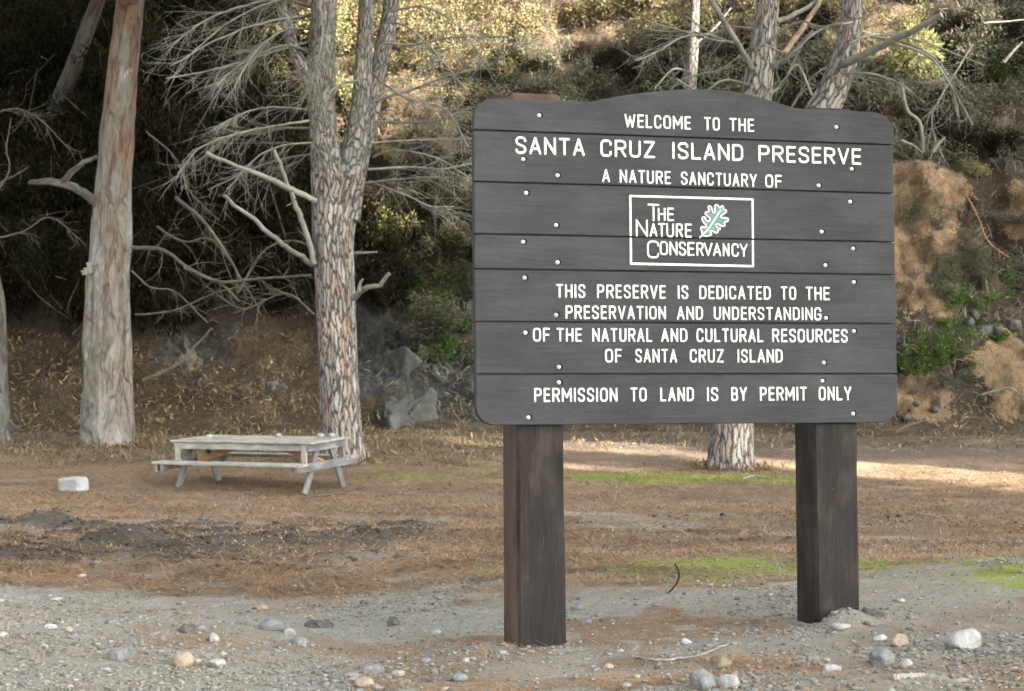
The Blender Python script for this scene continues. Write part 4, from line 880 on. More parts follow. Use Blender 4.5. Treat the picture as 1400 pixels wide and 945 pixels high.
# ------------------------------------------------------------------ trees
def barkdisp(seed, a1=.05, flare=0.0, fh=.7):
    def f(a, l, r):
        c, s_ = np.cos(a), np.sin(a)
        d = r * a1 * (fbm(c * 1.6 + seed, s_ * 1.6, l * .9, 3, seed) + .8 * fbm(c * 5 + seed, s_ * 5, l * 1.2, 2, seed + 1))
        return d + r * flare * np.exp(-l / fh) * (1 + .35 * np.cos(a * 4 + seed) + .2 * np.cos(a * 7))
    return f
def pxpath(pts, D):                               # [(px,py,(dD))] -> world
    return np.array([at(p[0], p[1], D + (p[2] if len(p) > 2 else 0)) for p in pts])
def trunk(mb, path, wpx, D, n=140, sides=44, seed=1, a1=.05, flare=0., mi=0, fh=.7):
    P = catmull(path, n); r = np.interp(np.linspace(0, 1, n), np.linspace(0, 1, len(wpx)), wpx) * D / F_PX / 2
    tube(mb, P, r, sides, barkdisp(seed, a1, flare, fh), True, mi); return P
def twigs(mb, P, r0, length, n, depth, rs, down=.35, spread=.9, side=None, mi=0, t0=.15):
    T = np.gradient(P, axis=0); T /= np.linalg.norm(T, axis=1)[:, None] + 1e-9
    for _ in range(n):
        t = rs.uniform(t0, 1.0); i_ = int(t * (len(P) - 1)); d = T[i_] + rs.normal(size=3) * spread * np.array([.8, .8, .7]); d[2] -= down * rs.uniform(.2, 1.3); d /= np.linalg.norm(d)
        L = length * rs.uniform(.3, 1.1) * (1.2 - .6 * t); m_ = 7; q = [P[i_]]
        bend = rs.normal(size=3) * .13; 
        for s_ in range(m_ - 1):
            d = d + bend + rs.normal(size=3) * .10; d[2] -= .05 * down; d /= np.linalg.norm(d); q.append(q[-1] + d * L / (m_ - 1))
        q = np.array(q); tube(mb, q, np.linspace(r0, r0 * .22, m_), 4, None, False, mi)
        if depth > 0: twigs(mb, q, r0 * .55, L * .55, rs.integers(2, 5), depth - 1, rs, down, spread, mi=mi, t0=.1)
def branch(parent, pts, D, w0, w1, m='dead_twig', seed=0, tw=0, tl=.8, depth=1, down=.35, spread=.8, twr=.006, n=26, label=None):
    rs = np.random.default_rng(seed); mb = MB(); P = catmull(pxpath(pts, D), n)
    ln_ = np.linalg.norm(np.diff(P, axis=0), axis=1).sum(); wob = np.cumsum(rs.normal(size=(n, 3)), 0) * ln_ * (.005 if w0 >= 8 else .002); wob -= np.linspace(0, 1, n)[:, None] * 0; wob[0] = 0; P = P + wob
    tube(mb, P, np.linspace(w0, w1, n) * D / F_PX / 2, 8 if w0 > 6 else 5, barkdisp(seed, .22) if w0 > 6 else None, True)
    if tw: twigs(mb, P, twr, tl, tw, depth, rs, down, spread)
    o = mb.build('branch', M[m], parent); 
    if label: o['label'] = label
    return o
def crown(parent, c, rad, n, m, size, aspect=.25, seed=0, down=True, lobes=16):
    rs = np.random.default_rng(seed); L = rs.normal(size=(lobes, 3)); L /= np.linalg.norm(L, axis=1)[:, None]; L = L * rs.uniform(.3, 1, lobes)[:, None] * rad + np.asarray(c)
    lr = rs.uniform(.25, .45, lobes) * np.mean(rad); k = rs.integers(0, lobes, n)
    d = rs.normal(size=(n, 3)); d /= np.linalg.norm(d, axis=1)[:, None]; P = L[k] + d * (rs.random(n) ** .5 * lr[k])[:, None]
    mb = MB(); leaves(mb, P, size, aspect, .2, dirn=(np.array([0, 0, -1.]) if down else None) if down else None, jit=.8); return mb.build('crown', M[m], parent)

# the big gum tree
D = 33.5; root = groundhit(148, 607); root = at(148, 607, D)
gum = empty('gum_tree', root, 'tall leaning gum tree with shaggy grey and tan bark left of the table', 'tree')
mb = MB(); path = pxpath([(146, 625), (147, 600), (147, 520), (147, 450), (149, 380), (153, 300), (158, 220), (165, 130), (172, 60), (178, 0), (190, -110), (200, -260)], D)
Pg = trunk(mb, path, [82, 68, 62, 60, 58, 53, 47, 42, 39, 37, 32, 24], D, 300, 96, 4, .10, .12)
rs = np.random.default_rng(3)
for _ in range(130):                              # loose strips of bark hanging from the trunk
    i_ = int(rs.uniform(.05, .62) * 219); a = rs.uniform(np.pi, 2 * np.pi); r_ = np.interp(i_ / 219, [0, .2, .6, 1], [34, 32, 24, 14]) * D / F_PX
    o = Pg[i_] + np.array([math.cos(a), math.sin(a) * 1.0, 0]) * r_ * 1.0; L = rs.uniform(.12, .5); out = np.array([math.cos(a), math.sin(a), 0]); wv = np.cross(out, [0, 0, 1]) * rs.uniform(.012, .03)
    q = np.array([o - wv, o + wv, o + out * .03 + wv * .8 - [0, 0, L * .5], o + out * .03 - wv * .8 - [0, 0, L * .5], o + out * rs.uniform(.02, .09) + wv * .3 - [0, 0, L], o + out * .05 - wv * .3 - [0, 0, L]])
    mb.add(q, np.array([[0, 1, 2, 3], [3, 2, 4, 5]]), np.c_[rs.uniform(0, 2) + q[:, 0], q[:, 2]])
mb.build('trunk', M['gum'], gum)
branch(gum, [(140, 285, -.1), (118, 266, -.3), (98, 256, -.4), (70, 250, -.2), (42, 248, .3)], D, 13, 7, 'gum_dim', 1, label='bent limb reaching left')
branch(gum, [(86, 252, -.4), (98, 238, -.5), (115, 226, -.5), (136, 218, -.2)], D, 8, 5, 'gum_dim', 2)
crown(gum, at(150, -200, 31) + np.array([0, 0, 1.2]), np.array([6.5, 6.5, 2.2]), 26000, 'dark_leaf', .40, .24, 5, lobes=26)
# loose bark curl on the trunk's left
mb = MB(); o = at(122, 372, D - .45)
for dx, dz, L in ((-.02, 0, .22), (.03, .1, .3), (-.07, -.05, .2)):
    q = np.array([o + [dx + .12, 0, dz + .1], o + [dx + .17, 0, dz + .05], o + [dx - .05, -.03, dz - .02], o + [dx - .09, -.02, dz + .08]]); mb.add(q, np.array([[0, 1, 2, 3]]), q[:, [0, 2]])
mb.build('loose_bark', M['gum'], gum)
# dim leaning trunk and far left trunk
h0 = hillat(30, 262); D2 = h0[1] + .2; rt = h0; lg = empty('gum_tree', rt, 'dim slanting gum trunk in the deep shade behind the tall gum', 'tree')
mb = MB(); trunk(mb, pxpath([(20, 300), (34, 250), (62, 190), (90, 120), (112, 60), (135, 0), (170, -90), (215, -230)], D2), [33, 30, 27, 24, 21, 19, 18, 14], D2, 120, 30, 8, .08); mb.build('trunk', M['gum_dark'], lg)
crown(lg, np.array([-8.5, 37, 13.5]), np.array([5, 4, 2.5]), 14000, 'dark_leaf', .30, .22, 6)
D3 = 34.2; lf = empty('gum_tree', at(-4, 600, D3), 'slim pale trunk at the very edge left of the tall gum', 'tree')
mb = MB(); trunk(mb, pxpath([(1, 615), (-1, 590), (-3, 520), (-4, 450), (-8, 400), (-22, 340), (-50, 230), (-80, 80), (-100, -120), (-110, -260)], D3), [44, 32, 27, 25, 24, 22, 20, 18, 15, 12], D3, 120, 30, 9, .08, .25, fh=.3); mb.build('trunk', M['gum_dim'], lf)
for px, w_ in ((30, 5), (18, 7), (38, 4)): branch(lf, [(5, 570), (px * .6, 585), (px, 592)], D3 - .1, w_, 3, 'gum_dim', px)
branch(lf, [(-36, 300), (10, 240), (8, 200), (14, 160)], D3, 3, 1.5, 'dead_dim', 4, 6, .5); branch(lf, [(-30, 280), (0, 250), (20, 240), (40, 228)], D3, 3, 1.5, 'dead_dim', 5, 8, .5)
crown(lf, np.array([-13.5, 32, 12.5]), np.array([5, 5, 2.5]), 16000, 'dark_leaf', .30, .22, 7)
# forked stone pine in the middle
D = 30.3; pine = empty('pine_tree', at(465, 632, D), 'forked pine with plated grey and orange bark behind the picnic table', 'tree')
mb = MB(); trunk(mb, pxpath([(468, 645), (468, 628), (466, 560), (462, 480), (458, 400), (456, 330), (459, 275), (462, 240)], D), [66, 58, 55, 53, 53, 57, 66, 74], D, 200, 60, 12, .05, .14, fh=.35)
mb.build('trunk', M['pine_bark'], pine)
mb = MB(); trunk(mb, pxpath([(453, 300), (449, 250), (444, 200, -.1), (440, 140, -.2), (440, 90, -.3), (442, 40, -.4), (444, -10, -.5), (448, -100, -.6), (450, -230, -.6)], D), [50, 46, 40, 37, 36, 36, 34, 26, 16], D, 120, 36, 13, .06); mb.build('stem', M['pine_bark_grey'], pine)
mb = MB(); trunk(mb, pxpath([(468, 300), (476, 250, .05), (485, 205, .1), (493, 150, .15), (497, 90, .2), (500, 30, .2), (503, -20, .2), (518, -110, .2), (520, -230, .2)], D), [48, 46, 36, 27, 23, 21, 20, 17, 12], D, 120, 36, 14, .06); mb.build('stem', M['pine_bark_grey'], pine)
mb = MB(); trunk(mb, pxpath([(480, 255, .3), (493, 205, .45), (507, 150, .6), (518, 95, .7), (530, 40, .8), (537, -10, .9), (548, -110, 1), (556, -230, 1)], D), [34, 30, 27, 24, 23, 21, 18, 12], D, 110, 32, 15, .06); mb.build('stem', M['pine_bark_grey'], pine)
mb = MB(); trunk(mb, pxpath([(434, 135, -.2), (418, 102, -.3), (402, 68, -.4), (390, 25, -.5), (380, -15, -.5), (366, -120, -.5)], D), [24, 20, 18, 16, 15, 10], D, 70, 24, 16, .07); mb.build('stem', M['pine_bark_grey'], pine)
B = lambda *a, **k: branch(pine, *a, **k)
B([(436, 274), (400, 262, -.4), (345, 236, -.9), (278, 206, -1.4)], D - .2, 8.5, 5, seed=21, tw=3, tl=.25, depth=0, twr=.012, label='bare broken limb reaching left')
B([(432, 362), (392, 336, -.4), (345, 306, -.8), (305, 277, -1.2)], D - .2, 8, 4.5, seed=22, tw=2, tl=.2, depth=0, twr=.012)
B([(430, 362), (418, 310, -.1), (398, 258, -.3), (376, 200, -.4)], D - .3, 9.5, 5.5, seed=23, tw=4, tl=.3, depth=0, twr=.012)
B([(482, 408), (500, 395, -.3), (518, 390, -.4), (534, 372, -.5)], D - .3, 8.5, 4.5, seed=24, label='short broken stub on the right side of the trunk')
B([(490, 398, -.4), (492, 388, -.45), (496, 382, -.5)], D - .3, 6, 3, seed=25); B([(486, 346), (515, 345, -.2)], D - .3, 5, 3, seed=26)
lf_ = [([(428, 20), (370, 28, -.6), (300, 50, -1.2), (235, 86, -1.8)], 7), ([(432, 55), (360, 75, -.5), (300, 92, -1.0), (226, 106, -1.6)], 5), ([(436, 80), (390, 62, -.5), (330, 88, -1), (296, 118, -1.4)], 5), ([(424, 10), (385, 0, -.5), (320, 25, -1.2), (262, 72, -1.8)], 6), ([(420, -10), (350, 5, -.8), (280, 30, -1.4), (240, 62, -1.8)], 6), ([(405, 70), (370, 60, -.3), (340, 75, -.6), (310, 110, -.9)], 4), ([(428, 40), (390, 40, -.7), (350, 70, -1.1), (322, 112, -1.3)], 4),
       ([(430, 163), (380, 172, -.4), (325, 184, -.8), (275, 205, -1.2), (245, 238, -1.4)], 6), ([(428, 175), (370, 176, .3), (310, 190, .6), (262, 228, .8)], 5), ([(430, 195), (390, 200, -.3), (350, 218, -.6), (310, 262, -.8)], 5), ([(436, 210), (400, 214, .3), (350, 228, .6), (285, 258, .9)], 4), ([(424, 150), (380, 146, -.5), (340, 152, -.9), (300, 170, -1.3)], 4), ([(440, 15, -.6), (440, 60, -1.1), (430, 100, -1.3), (425, 120, -1.3)], 4), ([(455, 5, -.7), (447, 50, -1.0), (452, 90, -1.1)], 4)]
for k, (p, w_) in enumerate(lf_): B(p, D - .2, w_ * .8, 2, seed=40 + k, tw=24, tl=1.45, depth=1, down=.36, spread=.48, twr=.0058)
rf_ = [([(508, 140), (560, 124, -.3), (610, 106, -.5), (658, 92, -.6)], 5), ([(512, 166), (560, 168, -.3), (600, 164, -.6), (648, 146, -.8)], 5), ([(508, 196), (560, 192, .3), (600, 191, .5), (655, 192, .7)], 5), ([(503, 232), (560, 229, .3), (600, 230, .4), (645, 224, .5)], 5), ([(500, 250), (540, 244, -.3), (580, 240, -.5), (612, 240, -.6)], 4), ([(505, 248), (560, 268, -.4), (590, 282, -.6), (620, 283, -.7)], 4), ([(523, 60), (570, 60, -.3), (620, 52, -.6), (700, 52, -.9)], 5), ([(515, 130), (550, 112, .4), (580, 90, .7), (600, 72, .8)], 5), ([(490, 110), (462, 118, -.5), (446, 140, -.8), (444, 170, -.8)], 5), ([(510, 215), (545, 205, -.5), (600, 215, -.8), (650, 245, -1)], 4), ([(528, 30), (560, 40, -.4), (600, 80, -.7), (640, 130, -.9)], 4), ([(530, 15), (580, 10, -.5), (630, 40, -.8), (660, 85, -1.)], 4), ([(520, 110), (560, 135, -.5), (610, 150, -.8), (640, 200, -1)], 4)]
for k, (p, w_) in enumerate(rf_): B(p, D - .1, w_ * .85, 2, seed=80 + k, tw=20, tl=1.55, depth=1, down=.2, spread=.46, twr=.0056)
crown(pine, at(470, -240, D), np.array([5, 5, 1.6]), 16000, 'dark_leaf', .28, .14, 8, lobes=22)
# right hand pine, seen above and below the board
D = 29.6; rp = empty('pine_tree', at(1000, 640, D), 'pine standing behind the sign board, its scaly foot seen between the posts', 'tree')
mb = MB(); trunk(mb, pxpath([(1000, 655), (1000, 640), (1000, 600), (1003, 500), (1010, 380), (1022, 270), (1026, 240)], D), [74, 66, 58, 56, 56, 62, 68], D, 160, 56, 31, .05, .12, fh=.3); mb.build('trunk', M['pine_bark'], rp)
mb = MB(); trunk(mb, pxpath([(1014, 290), (1020, 230), (1030, 150), (1036, 130), (1041, 80), (1046, 30), (1051, -20), (1060, -120), (1064, -230)], D), [50, 47, 42, 41, 38, 34, 31, 24, 15], D, 120, 40, 32, .07); mb.build('stem', M['pine_bark'], rp)
mb = MB(); trunk(mb, pxpath([(1030, 290), (1060, 240, .1), (1100, 190, .2), (1130, 142, .3), (1150, 95, .3), (1160, 50, .3), (1166, 0, .3), (1172, -90, .3), (1178, -230, .3)], D), [46, 44, 44, 43, 37, 30, 28, 22, 14], D, 120, 40, 33, .07); mb.build('stem', M['pine_bark'], rp)
B = lambda *a, **k: branch(rp, *a, **k)
B([(1030, 95), (1005, 55, -.3), (985, 20, -.5), (968, -10, -.6)], D - .2, 9, 8, seed=121); B([(1058, 92), (1085, 70, -.3), (1112, 42, -.5)], D - .2, 8, 5, seed=122, tw=3, tl=.4); B([(1062, 30), (1090, 18, .3), (1130, -8, .6)], D, 9, 6, seed=123); B([(1072, 75), (1095, 45, .2), (1120, 10, .4), (1128, -10, .5)], D, 8, 6, 'dead_tan', seed=124)
B([(1155, 88), (1185, 72, -.3), (1220, 60, -.6), (1291, 20, -1.2)], D, 13, 7, seed=125, label='stout bare limb reaching right')
for k, p in enumerate([[(1012, 62), (960, 46, -.3), (920, 44, -.6), (880, 40, -.9)], [(1005, 58), (970, 54, -.3), (930, 42, -.6), (883, 28, -1)], [(965, 48, -.4), (930, 52, -.6), (900, 70, -.8), (868, 83, -1)], [(1035, 40), (1000, 36, .3), (975, 45, .5), (935, 20, .7)], [(1030, 118), (990, 110, -.3), (960, 125, -.4), (925, 105, -.6)], [(1030, 70), (1090, 30, -.7), (1130, 35, -.9), (1200, 18, -1.2)], [(1160, 60), (1200, 45, .3), (1260, 55, .5), (1345, 88, .6)], [(1190, 50, -.2), (1250, 62, -.5), (1292, 92, -.7), (1312, 160, -.8)], [(1220, 58, -.6), (1270, 80, -.9), (1300, 120, -1), (1330, 172, -1)], [(1165, 30), (1120, 40, -.5), (1080, 70, -.8), (1040, 60, -1.2)], [(1150, 100), (1190, 100, -.4), (1230, 115, -.6), (1262, 140, -.7)], [(1110, 130, .2), (1090, 90, -.1), (1072, 110, -.3), (1060, 125, -.4)], [(1140, 128, .2), (1165, 108, 0), (1175, 98, -.1)]]): B(p, D - .1, 4, 2, seed=140 + k, tw=14, tl=1.2, depth=1, down=.2, spread=.5, twr=.0056)
crown(rp, at(1090, -240, D), np.array([6, 4, 1.8]), 9000, 'dark_leaf', .25, .10, 9, lobes=22)
D = 36.0; tp_ = hillat(942, 150); tpn = empty('pine_tree', at(942, 240, D + 1), 'thin straight grey trunk on the slope above the arch of the board', 'tree')
mb = MB(); trunk(mb, pxpath([(940, 240, 1), (943, 130), (947, 80), (950, 20), (952, -60), (954, -180)], D), [22, 18, 15, 13, 11, 7], D, 70, 22, 41, .08); mb.build('trunk', M['pine_bark_grey'], tpn)
branch(tpn, [(950, 60), (975, 40), (1000, 10)], D, 4, 2, seed=200, tw=6, tl=.6); branch(tpn, [(946, 100), (920, 95), (895, 120)], D, 4, 2, seed=201, tw=6, tl=.6)

# ------------------------------------------------------------------ plants of the slope
def shrub_mesh(name, n, size, aspect, m, seed, lobes=9, droop=False, stems=10, flat=.8):
    rs = np.random.default_rng(seed); L = rs.normal(size=(lobes, 3)) * np.array([.42, .42, .3 * flat]); L[:, 2] = np.abs(L[:, 2]) + .15
    lr = rs.uniform(.22, .42, lobes); k = rs.integers(0, lobes, n); d = rs.normal(size=(n, 3)); d /= np.linalg.norm(d, axis=1)[:, None]
    P = L[k] + d * (rs.random(n) ** .45 * lr[k])[:, None]; mb = MB()
    leaves(mb, P, size, aspect, .35, dirn=(np.array([0, -.2, -1.]) if droop else d), jit=.6)
    fo = MB(); 
    for s_ in range(stems):
        e = L[rs.integers(0, lobes)] + rs.normal(size=3) * .2; p = catmull([np.array([0, 0, -.1]) + rs.normal(size=3) * .05, e * .5 + rs.normal(size=3) * .06, e * 1.15], 8); tube(fo, p, np.linspace(.018, .005, 8), 4, None, False)
    return mb, fo
def make_shrub(name, cat, label, group, n, size, aspect, m, seed, stem_m='stem', **kw):
    a, b_ = shrub_mesh(name, n, size, aspect, m, seed, **kw)
    t = empty(name, (0, 0, 0), label, cat, group); f = a.build('foliage', M[m], t, smooth=False); s_ = b_.build('stem', M[stem_m], t); return t
def dup(t, loc, rz, s):
    o = t.copy(); COL.objects.link(o); o.location = tuple(loc); o.rotation_euler = (random.uniform(-.15, .15), random.uniform(-.15, .15), rz); o.scale = (s, s, s * random.uniform(.8, 1.1))
    for c in t.children: cc = c.copy(); COL.objects.link(cc); cc.parent = o
    return o
def place(t, loc, rz, s): t.location = tuple(loc); t.rotation_euler = (0, 0, rz); t.scale = (s, s, s); return t
def grow(protos, spots, lab=None):                # spots: (px,py,scale)
    used = set(); out = []
    for i_, (px, py, s) in enumerate(spots):
        k = i_ % len(protos); p = hillat(px, py) + np.array([0, -.05, -.1]); rz = random.uniform(0, 6.28)
        if k not in used: used.add(k); o = place(protos[k], p, rz, s)
        else: o = dup(protos[k], p, rz, s)
        if lab: o['label'] = lab
        out.append(o)
    return out
rs = np.random.default_rng(21)
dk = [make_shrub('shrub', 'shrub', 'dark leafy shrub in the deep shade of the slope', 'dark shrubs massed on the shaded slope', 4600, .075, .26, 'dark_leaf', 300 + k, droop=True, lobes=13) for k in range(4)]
sp = []
for py in range(-60, 450, 44):
    for px in range(-30, 470, 62):
        x_ = px + rs.uniform(-26, 26); y_ = py + rs.uniform(-20, 20)
        if x_ > 385 and y_ < 200: continue
        if y_ > 410 and rs.random() < .6: continue
        sp.append((x_, y_, rs.uniform(1.3, 2.2)))
for px, py in ((560, 330), (540, 390), (600, 330), (520, 420), (500, 300), (620, 280), (590, 250), (640, 350), (660, 300), (450, 330), (700, 380), (780, 350), (850, 300)): sp.append((px, py, rs.uniform(.7, 1.2)))
for px, py in [(640 + k * 33, 112 - 26 * math.sin(k * .32) + rs.uniform(-10, 12)) for k in range(12)] + [(rs.uniform(900, 1160), rs.uniform(20, 140)) for k in range(16)] + [(rs.uniform(1265, 1430), rs.uniform(-40, 215)) for k in range(22)] + [(rs.uniform(560, 660), rs.uniform(190, 330)) for k in range(9)]: sp.append((px, py, rs.uniform(.5, .95)))
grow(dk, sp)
sb = [make_shrub('scrub_bush', 'bush', 'low pale dry bush on the open upper slope', 'pale scrub bushes on the upper slope', 1500, .085, .5, 'scrub_leaf', 320 + k, lobes=10, flat=.7) for k in range(4)]
sp = []
for py in range(-170, 130, 26):
    for px in range(440, 1250, 48):
        x_ = px + rs.uniform(-24, 24); y_ = py + rs.uniform(-13, 13)
        if rs.random() < .12: continue
        if y_ > 70 + 40 * (x_ < 720): continue
        sp.append((x_, y_, rs.uniform(.55, 1.15)))
for k in range(30): sp.append((rs.uniform(440, 680), rs.uniform(70, 215), rs.uniform(.35, .7)))
grow(sb, sp)
gs = [make_shrub('scrub_bush', 'bush', 'grey green twiggy bush on the shaded bank', 'grey green bushes on the shaded bank', 1500, .085, .35, 'grey_leaf', 340 + k, 'dead_dim', lobes=10, stems=26) for k in range(4)]
sp = []
for py in range(-120, 250, 34):
    for px in range(700, 1470, 52):
        x_ = px + rs.uniform(-26, 26); y_ = py + rs.uniform(-16, 16)
        if x_ < 1200 and (y_ < 75 or y_ > 170): continue
        if 1165 < x_ < 1260 and y_ < 130: continue
        if y_ > 215 and (x_ < 1300 or x_ > 1360): continue
        sp.append((x_, y_, rs.uniform(.6, 1.2)))
for k in range(34):
    x_, y_ = rs.uniform(560, 660), rs.uniform(180, 470); sp.append((x_, y_, rs.uniform(.35, .7)))
for k in range(16): sp.append((rs.uniform(1260, 1400), rs.uniform(290, 400), rs.uniform(.35, .6)))
for k in range(10): sp.append((rs.uniform(1230, 1330), rs.uniform(455, 530), rs.uniform(.3, .45)))
grow(gs, sp)
gp = [make_shrub('green_plant', 'plant', 'bright green leafy plant growing on the bank at the board edge', 'bright green plants on the bank', 420, .12, .6, 'green_leaf', 360 + k, lobes=8, flat=.5, stems=5) for k in range(3)]
sp = [(1255 + rs.uniform(-25, 40), 440 + rs.uniform(-55, 60), rs.uniform(.2, .42)) for k in range(14)] + [(600 + rs.uniform(-34, 40), 430 + rs.uniform(-50, 60), rs.uniform(.35, .6)) for k in range(15)] + [(1300 + rs.uniform(-30, 100), 400 + rs.uniform(-30, 60), rs.uniform(.16, .4)) for k in range(30)] + [(1275 + rs.uniform(-35, 60), 480 + rs.uniform(-28, 30), rs.uniform(.16, .4)) for k in range(20)] + [(525, 565, .35), (500, 575, .3), (560, 560, .3)]
grow(gp, sp)
yb = [make_shrub('leafy_bush', 'bush', 'yellow green bush', None, 2600, .10, .5, 'yellow_leaf', 380 + k, lobes=12, flat=1.1) for k in range(2)]
for (px, py, s, lab), k in zip([(1222, 92, 1.45, 'yellow green bush in the sun above the right end of the board'), (518, 315, 1.0, 'yellow green bush just right of the forked pine trunk'), (400, 60, 1.4, 'yellow green bush seen behind the left stem of the forked pine'), (455, 140, 1.0, 'yellow green bush framed by the fork of the pine'), (345, 90, 1.0, 'yellow green bush behind the dead fan of twigs'), (1322, 232, .5, 'small yellow green bush at the top of the clay bank'), (480, 60, 1.0, 'yellow green bush high between the pine stems')], range(9)):
    p = hillat(px, py) + np.array([0, -.2, -.2])
    o = place(yb[k], p, 1.0 * k, s) if k < 2 else dup(yb[k % 2], p, k * 1.3, s)
    o['label'] = lab
gb_ = make_shrub('leafy_bush', 'bush', 'deep green bush near the upper edge right of the sun lit bush', None, 1800, .10, .35, 'green_leaf', 391); place(gb_, hillat(1378, 110), .3, .6)
# dead tangle and fallen boughs
def bough(pts, D, w0, w1, lab, seed, tw=10, tl=.8, m='dead_dim', depth=1, name='dead_bough', down=.2):
    root = at(pts[0][0], pts[0][1], D); t = empty(name, root, lab, 'branch'); branch(t, pts, D, w0, w1, m, seed, tw, tl, depth, down=down, spread=.7, twr=.009); return t
bough([(180, 338), (222, 340, -.3), (262, 366, -.6), (305, 388, -.8), (330, 410, -.8)], 33.2, 6, 3, 'long bare bough arching right from the tall gum', 301, 9, 1.0)
bough([(252, 366), (300, 384, -.3), (360, 378, -.5), (428, 374, -.6)], 32.6, 5, 3, 'bare bough lying level towards the pine trunk', 302, 12, .8)
bough([(240, 270, .5), (275, 300, .3), (310, 345, .1), (330, 380, 0)], 34, 6, 3, 'dim bare bough slanting down in the shade between gum and pine', 303, 12, .9)
bough([(180, 370), (205, 392, -.2), (240, 400, -.3), (284, 442, -.4)], 33.0, 3, 2, 'thin bare twig hanging right of the gum trunk', 304, 4, .6)
bough([(325, 400, .3), (360, 345, .2), (400, 330, .1), (440, 345, 0)], 32.5, 4, 2, 'thin bare twigs crossing close to the pine trunk', 305, 12, .9)
bough([(195, 520), (240, 500), (270, 470), (290, 450)], 35.5, 5, 3, 'dim fallen stick leaning among the dark boulders', 306, 3, .6)
bough([(215, 310, .6), (250, 330, .4), (290, 330, .4), (350, 420, .4)], 34.5, 4, 2, 'dim tangled twigs behind the bare boughs', 307, 16, 1.1)
bough([(200, 180, .5), (240, 215, .3), (262, 262, .2), (300, 300, 0)], 34.3, 3, 1.5, 'thin dim twigs hanging high in the shade right of the gum', 321, 18, 1.1)
bough([(185, 430, 0), (240, 425, -.2), (300, 400, -.3), (350, 392, -.3)], 33.6, 3, 1.5, 'thin dim twigs low in the shade right of the gum foot', 322, 14, .8)
bough([(-20, 160, 0), (20, 150, 0), (60, 170, 0), (95, 205, 0)], 34.5, 3, 1.5, 'dim twigs spreading from the left edge in front of the slanting trunk', 323, 18, 1.0)
bough([(-20, 330, 0), (30, 320, 0), (70, 300, 0), (110, 330, 0)], 34.8, 3, 1.5, 'dim twigs low at the left edge beside the gum', 324, 16, .9)
bough([(430, 430, .5), (390, 400, .3), (330, 420, .2), (280, 390, .1)], 33.0, 3, 1.5, 'dim crossing twigs just left of the pine trunk', 325, 18, .9)
bough([(900, 150, 0), (930, 110, -.2), (985, 95, -.3), (1030, 60, -.3)], 33.5, 3, 1.5, 'grey twigs tangled behind the arch of the board', 326, 20, 1.0, 'dead_twig')
bough([(1080, 150, 0), (1105, 110, -.2), (1140, 90, -.3), (1180, 110, -.3)], 33.5, 3, 1.5, 'grey twigs tangled between the two stems above the board', 327, 20, .9, 'dead_twig')
bough([(1330, 60, 1), (1300, 110, .5), (1275, 160, .3), (1290, 215, .2)], 37, 3, 1.5, 'fine grey twigs hanging over the bank right of the lit bush', 328, 22, 1.2, 'dead_twig')
bough([(1232, 118), (1240, 150, 0), (1258, 168, 0), (1262, 205, .1)], 36.5, 7, 5, 'crooked pale stem right of the board corner', 308, 3, .5, 'dead_twig')
bough([(1232, 192), (1250, 200), (1262, 210)], 36, 4, 2, 'pale twig sticking out just right of the board edge', 309, 6, .4, 'dead_twig')
bough([(1275, 208, 0), (1284, 196, 0), (1292, 188, 0)], 36.3, 6, 3, 'short broken stick poking from the bank top', 310, 2, .3, 'dead_twig')
bough([(1320, 265), (1338, 300), (1350, 330), (1378, 352)], 37.0, 2, 1.2, 'thin reddish stick hanging down the clay bank', 311, 4, .5, 'orange_strip')
bough([(1345, 32, 2), (1375, 30, 2), (1410, 27, 2)], 38, 3, 2, 'straight pale stick near the upper right corner', 312, 1, .3, 'dead_twig')
bough([(1372, 85, 2), (1384, 72, 2), (1398, 58, 2)], 38, 5, 3, 'short pale stick slanting up at the right edge', 313, 1, .3, 'drift')
bough([(1225, 590), (1240, 582), (1255, 578), (1266, 572)], 34.3, 5, 3, 'dark bent stick at the foot of the bank beside the board', 314, 3, .4)
bough([(1342, 540), (1360, 534), (1380, 530), (1398, 540)], 34.6, 4, 3, 'dark root at the foot of the clay bank', 315, 2, .3)

# ------------------------------------------------------------------ sticks on the ground
def gstick(pts, w0, w1, lab, m, name='stick', seed=1, tw=0, tl=.2, lift=.01):
    P = np.array([groundhit(*p[:2]) + np.array([0, 0, (p[2] if len(p) > 2 else 0) + lift]) for p in pts]); t_ = P[0]
    rs = np.random.default_rng(seed); n = 24; Q = catmull(P, n); Q[1:-1] += rs.normal(size=(n - 2, 3)) * .003; mb = MB(); D = Q[:, 1].mean()
    tube(mb, Q, np.linspace(w0, w1, n) * D / F_PX / 2, 7, None, True)
    if tw: twigs(mb, Q, w1 * D / F_PX * .35, tl, tw, 0, rs, -.25, .7)
    return tag(mb.build(name, M[m], origin=t_), lab, 'stick')
gstick([(868, 901), (900, 905), (945, 902), (975, 892), (996, 882)], 4, 2.2, 'bare forked grey stick lying on the gravel between the posts', 'drift', seed=3, tw=5, tl=.10)
st = np.array([groundhit(912, 812) + np.array([0, 0, .0]), groundhit(912, 812) + [.05, 0, .05], groundhit(912, 812) + [.075, 0, .11], groundhit(912, 812) + [.06, 0, .17], groundhit(912, 812) + [.045, 0, .185]])
mb = MB(); Q = catmull(st, 20); tube(mb, Q, .0045 + .002 * np.sin(np.linspace(0, 3.1, 20)), 6); tag(mb.build('curled_leaf', M['dark_strip'], origin=st[0]), 'dark curled sliver standing up from the moss left of the right post', 'curled leaf')
gstick([(1220, 930), (1260, 926), (1300, 932), (1332, 934)], 16, 10, 'half buried weathered stick on the lower gravel right of the sign', 'drift', seed=5, lift=0.0)
gstick([(470, 926), (490, 922), (514, 914)], 6, 3, 'reddish brown twig over the pebble cluster', 'stone_brown', seed=6)
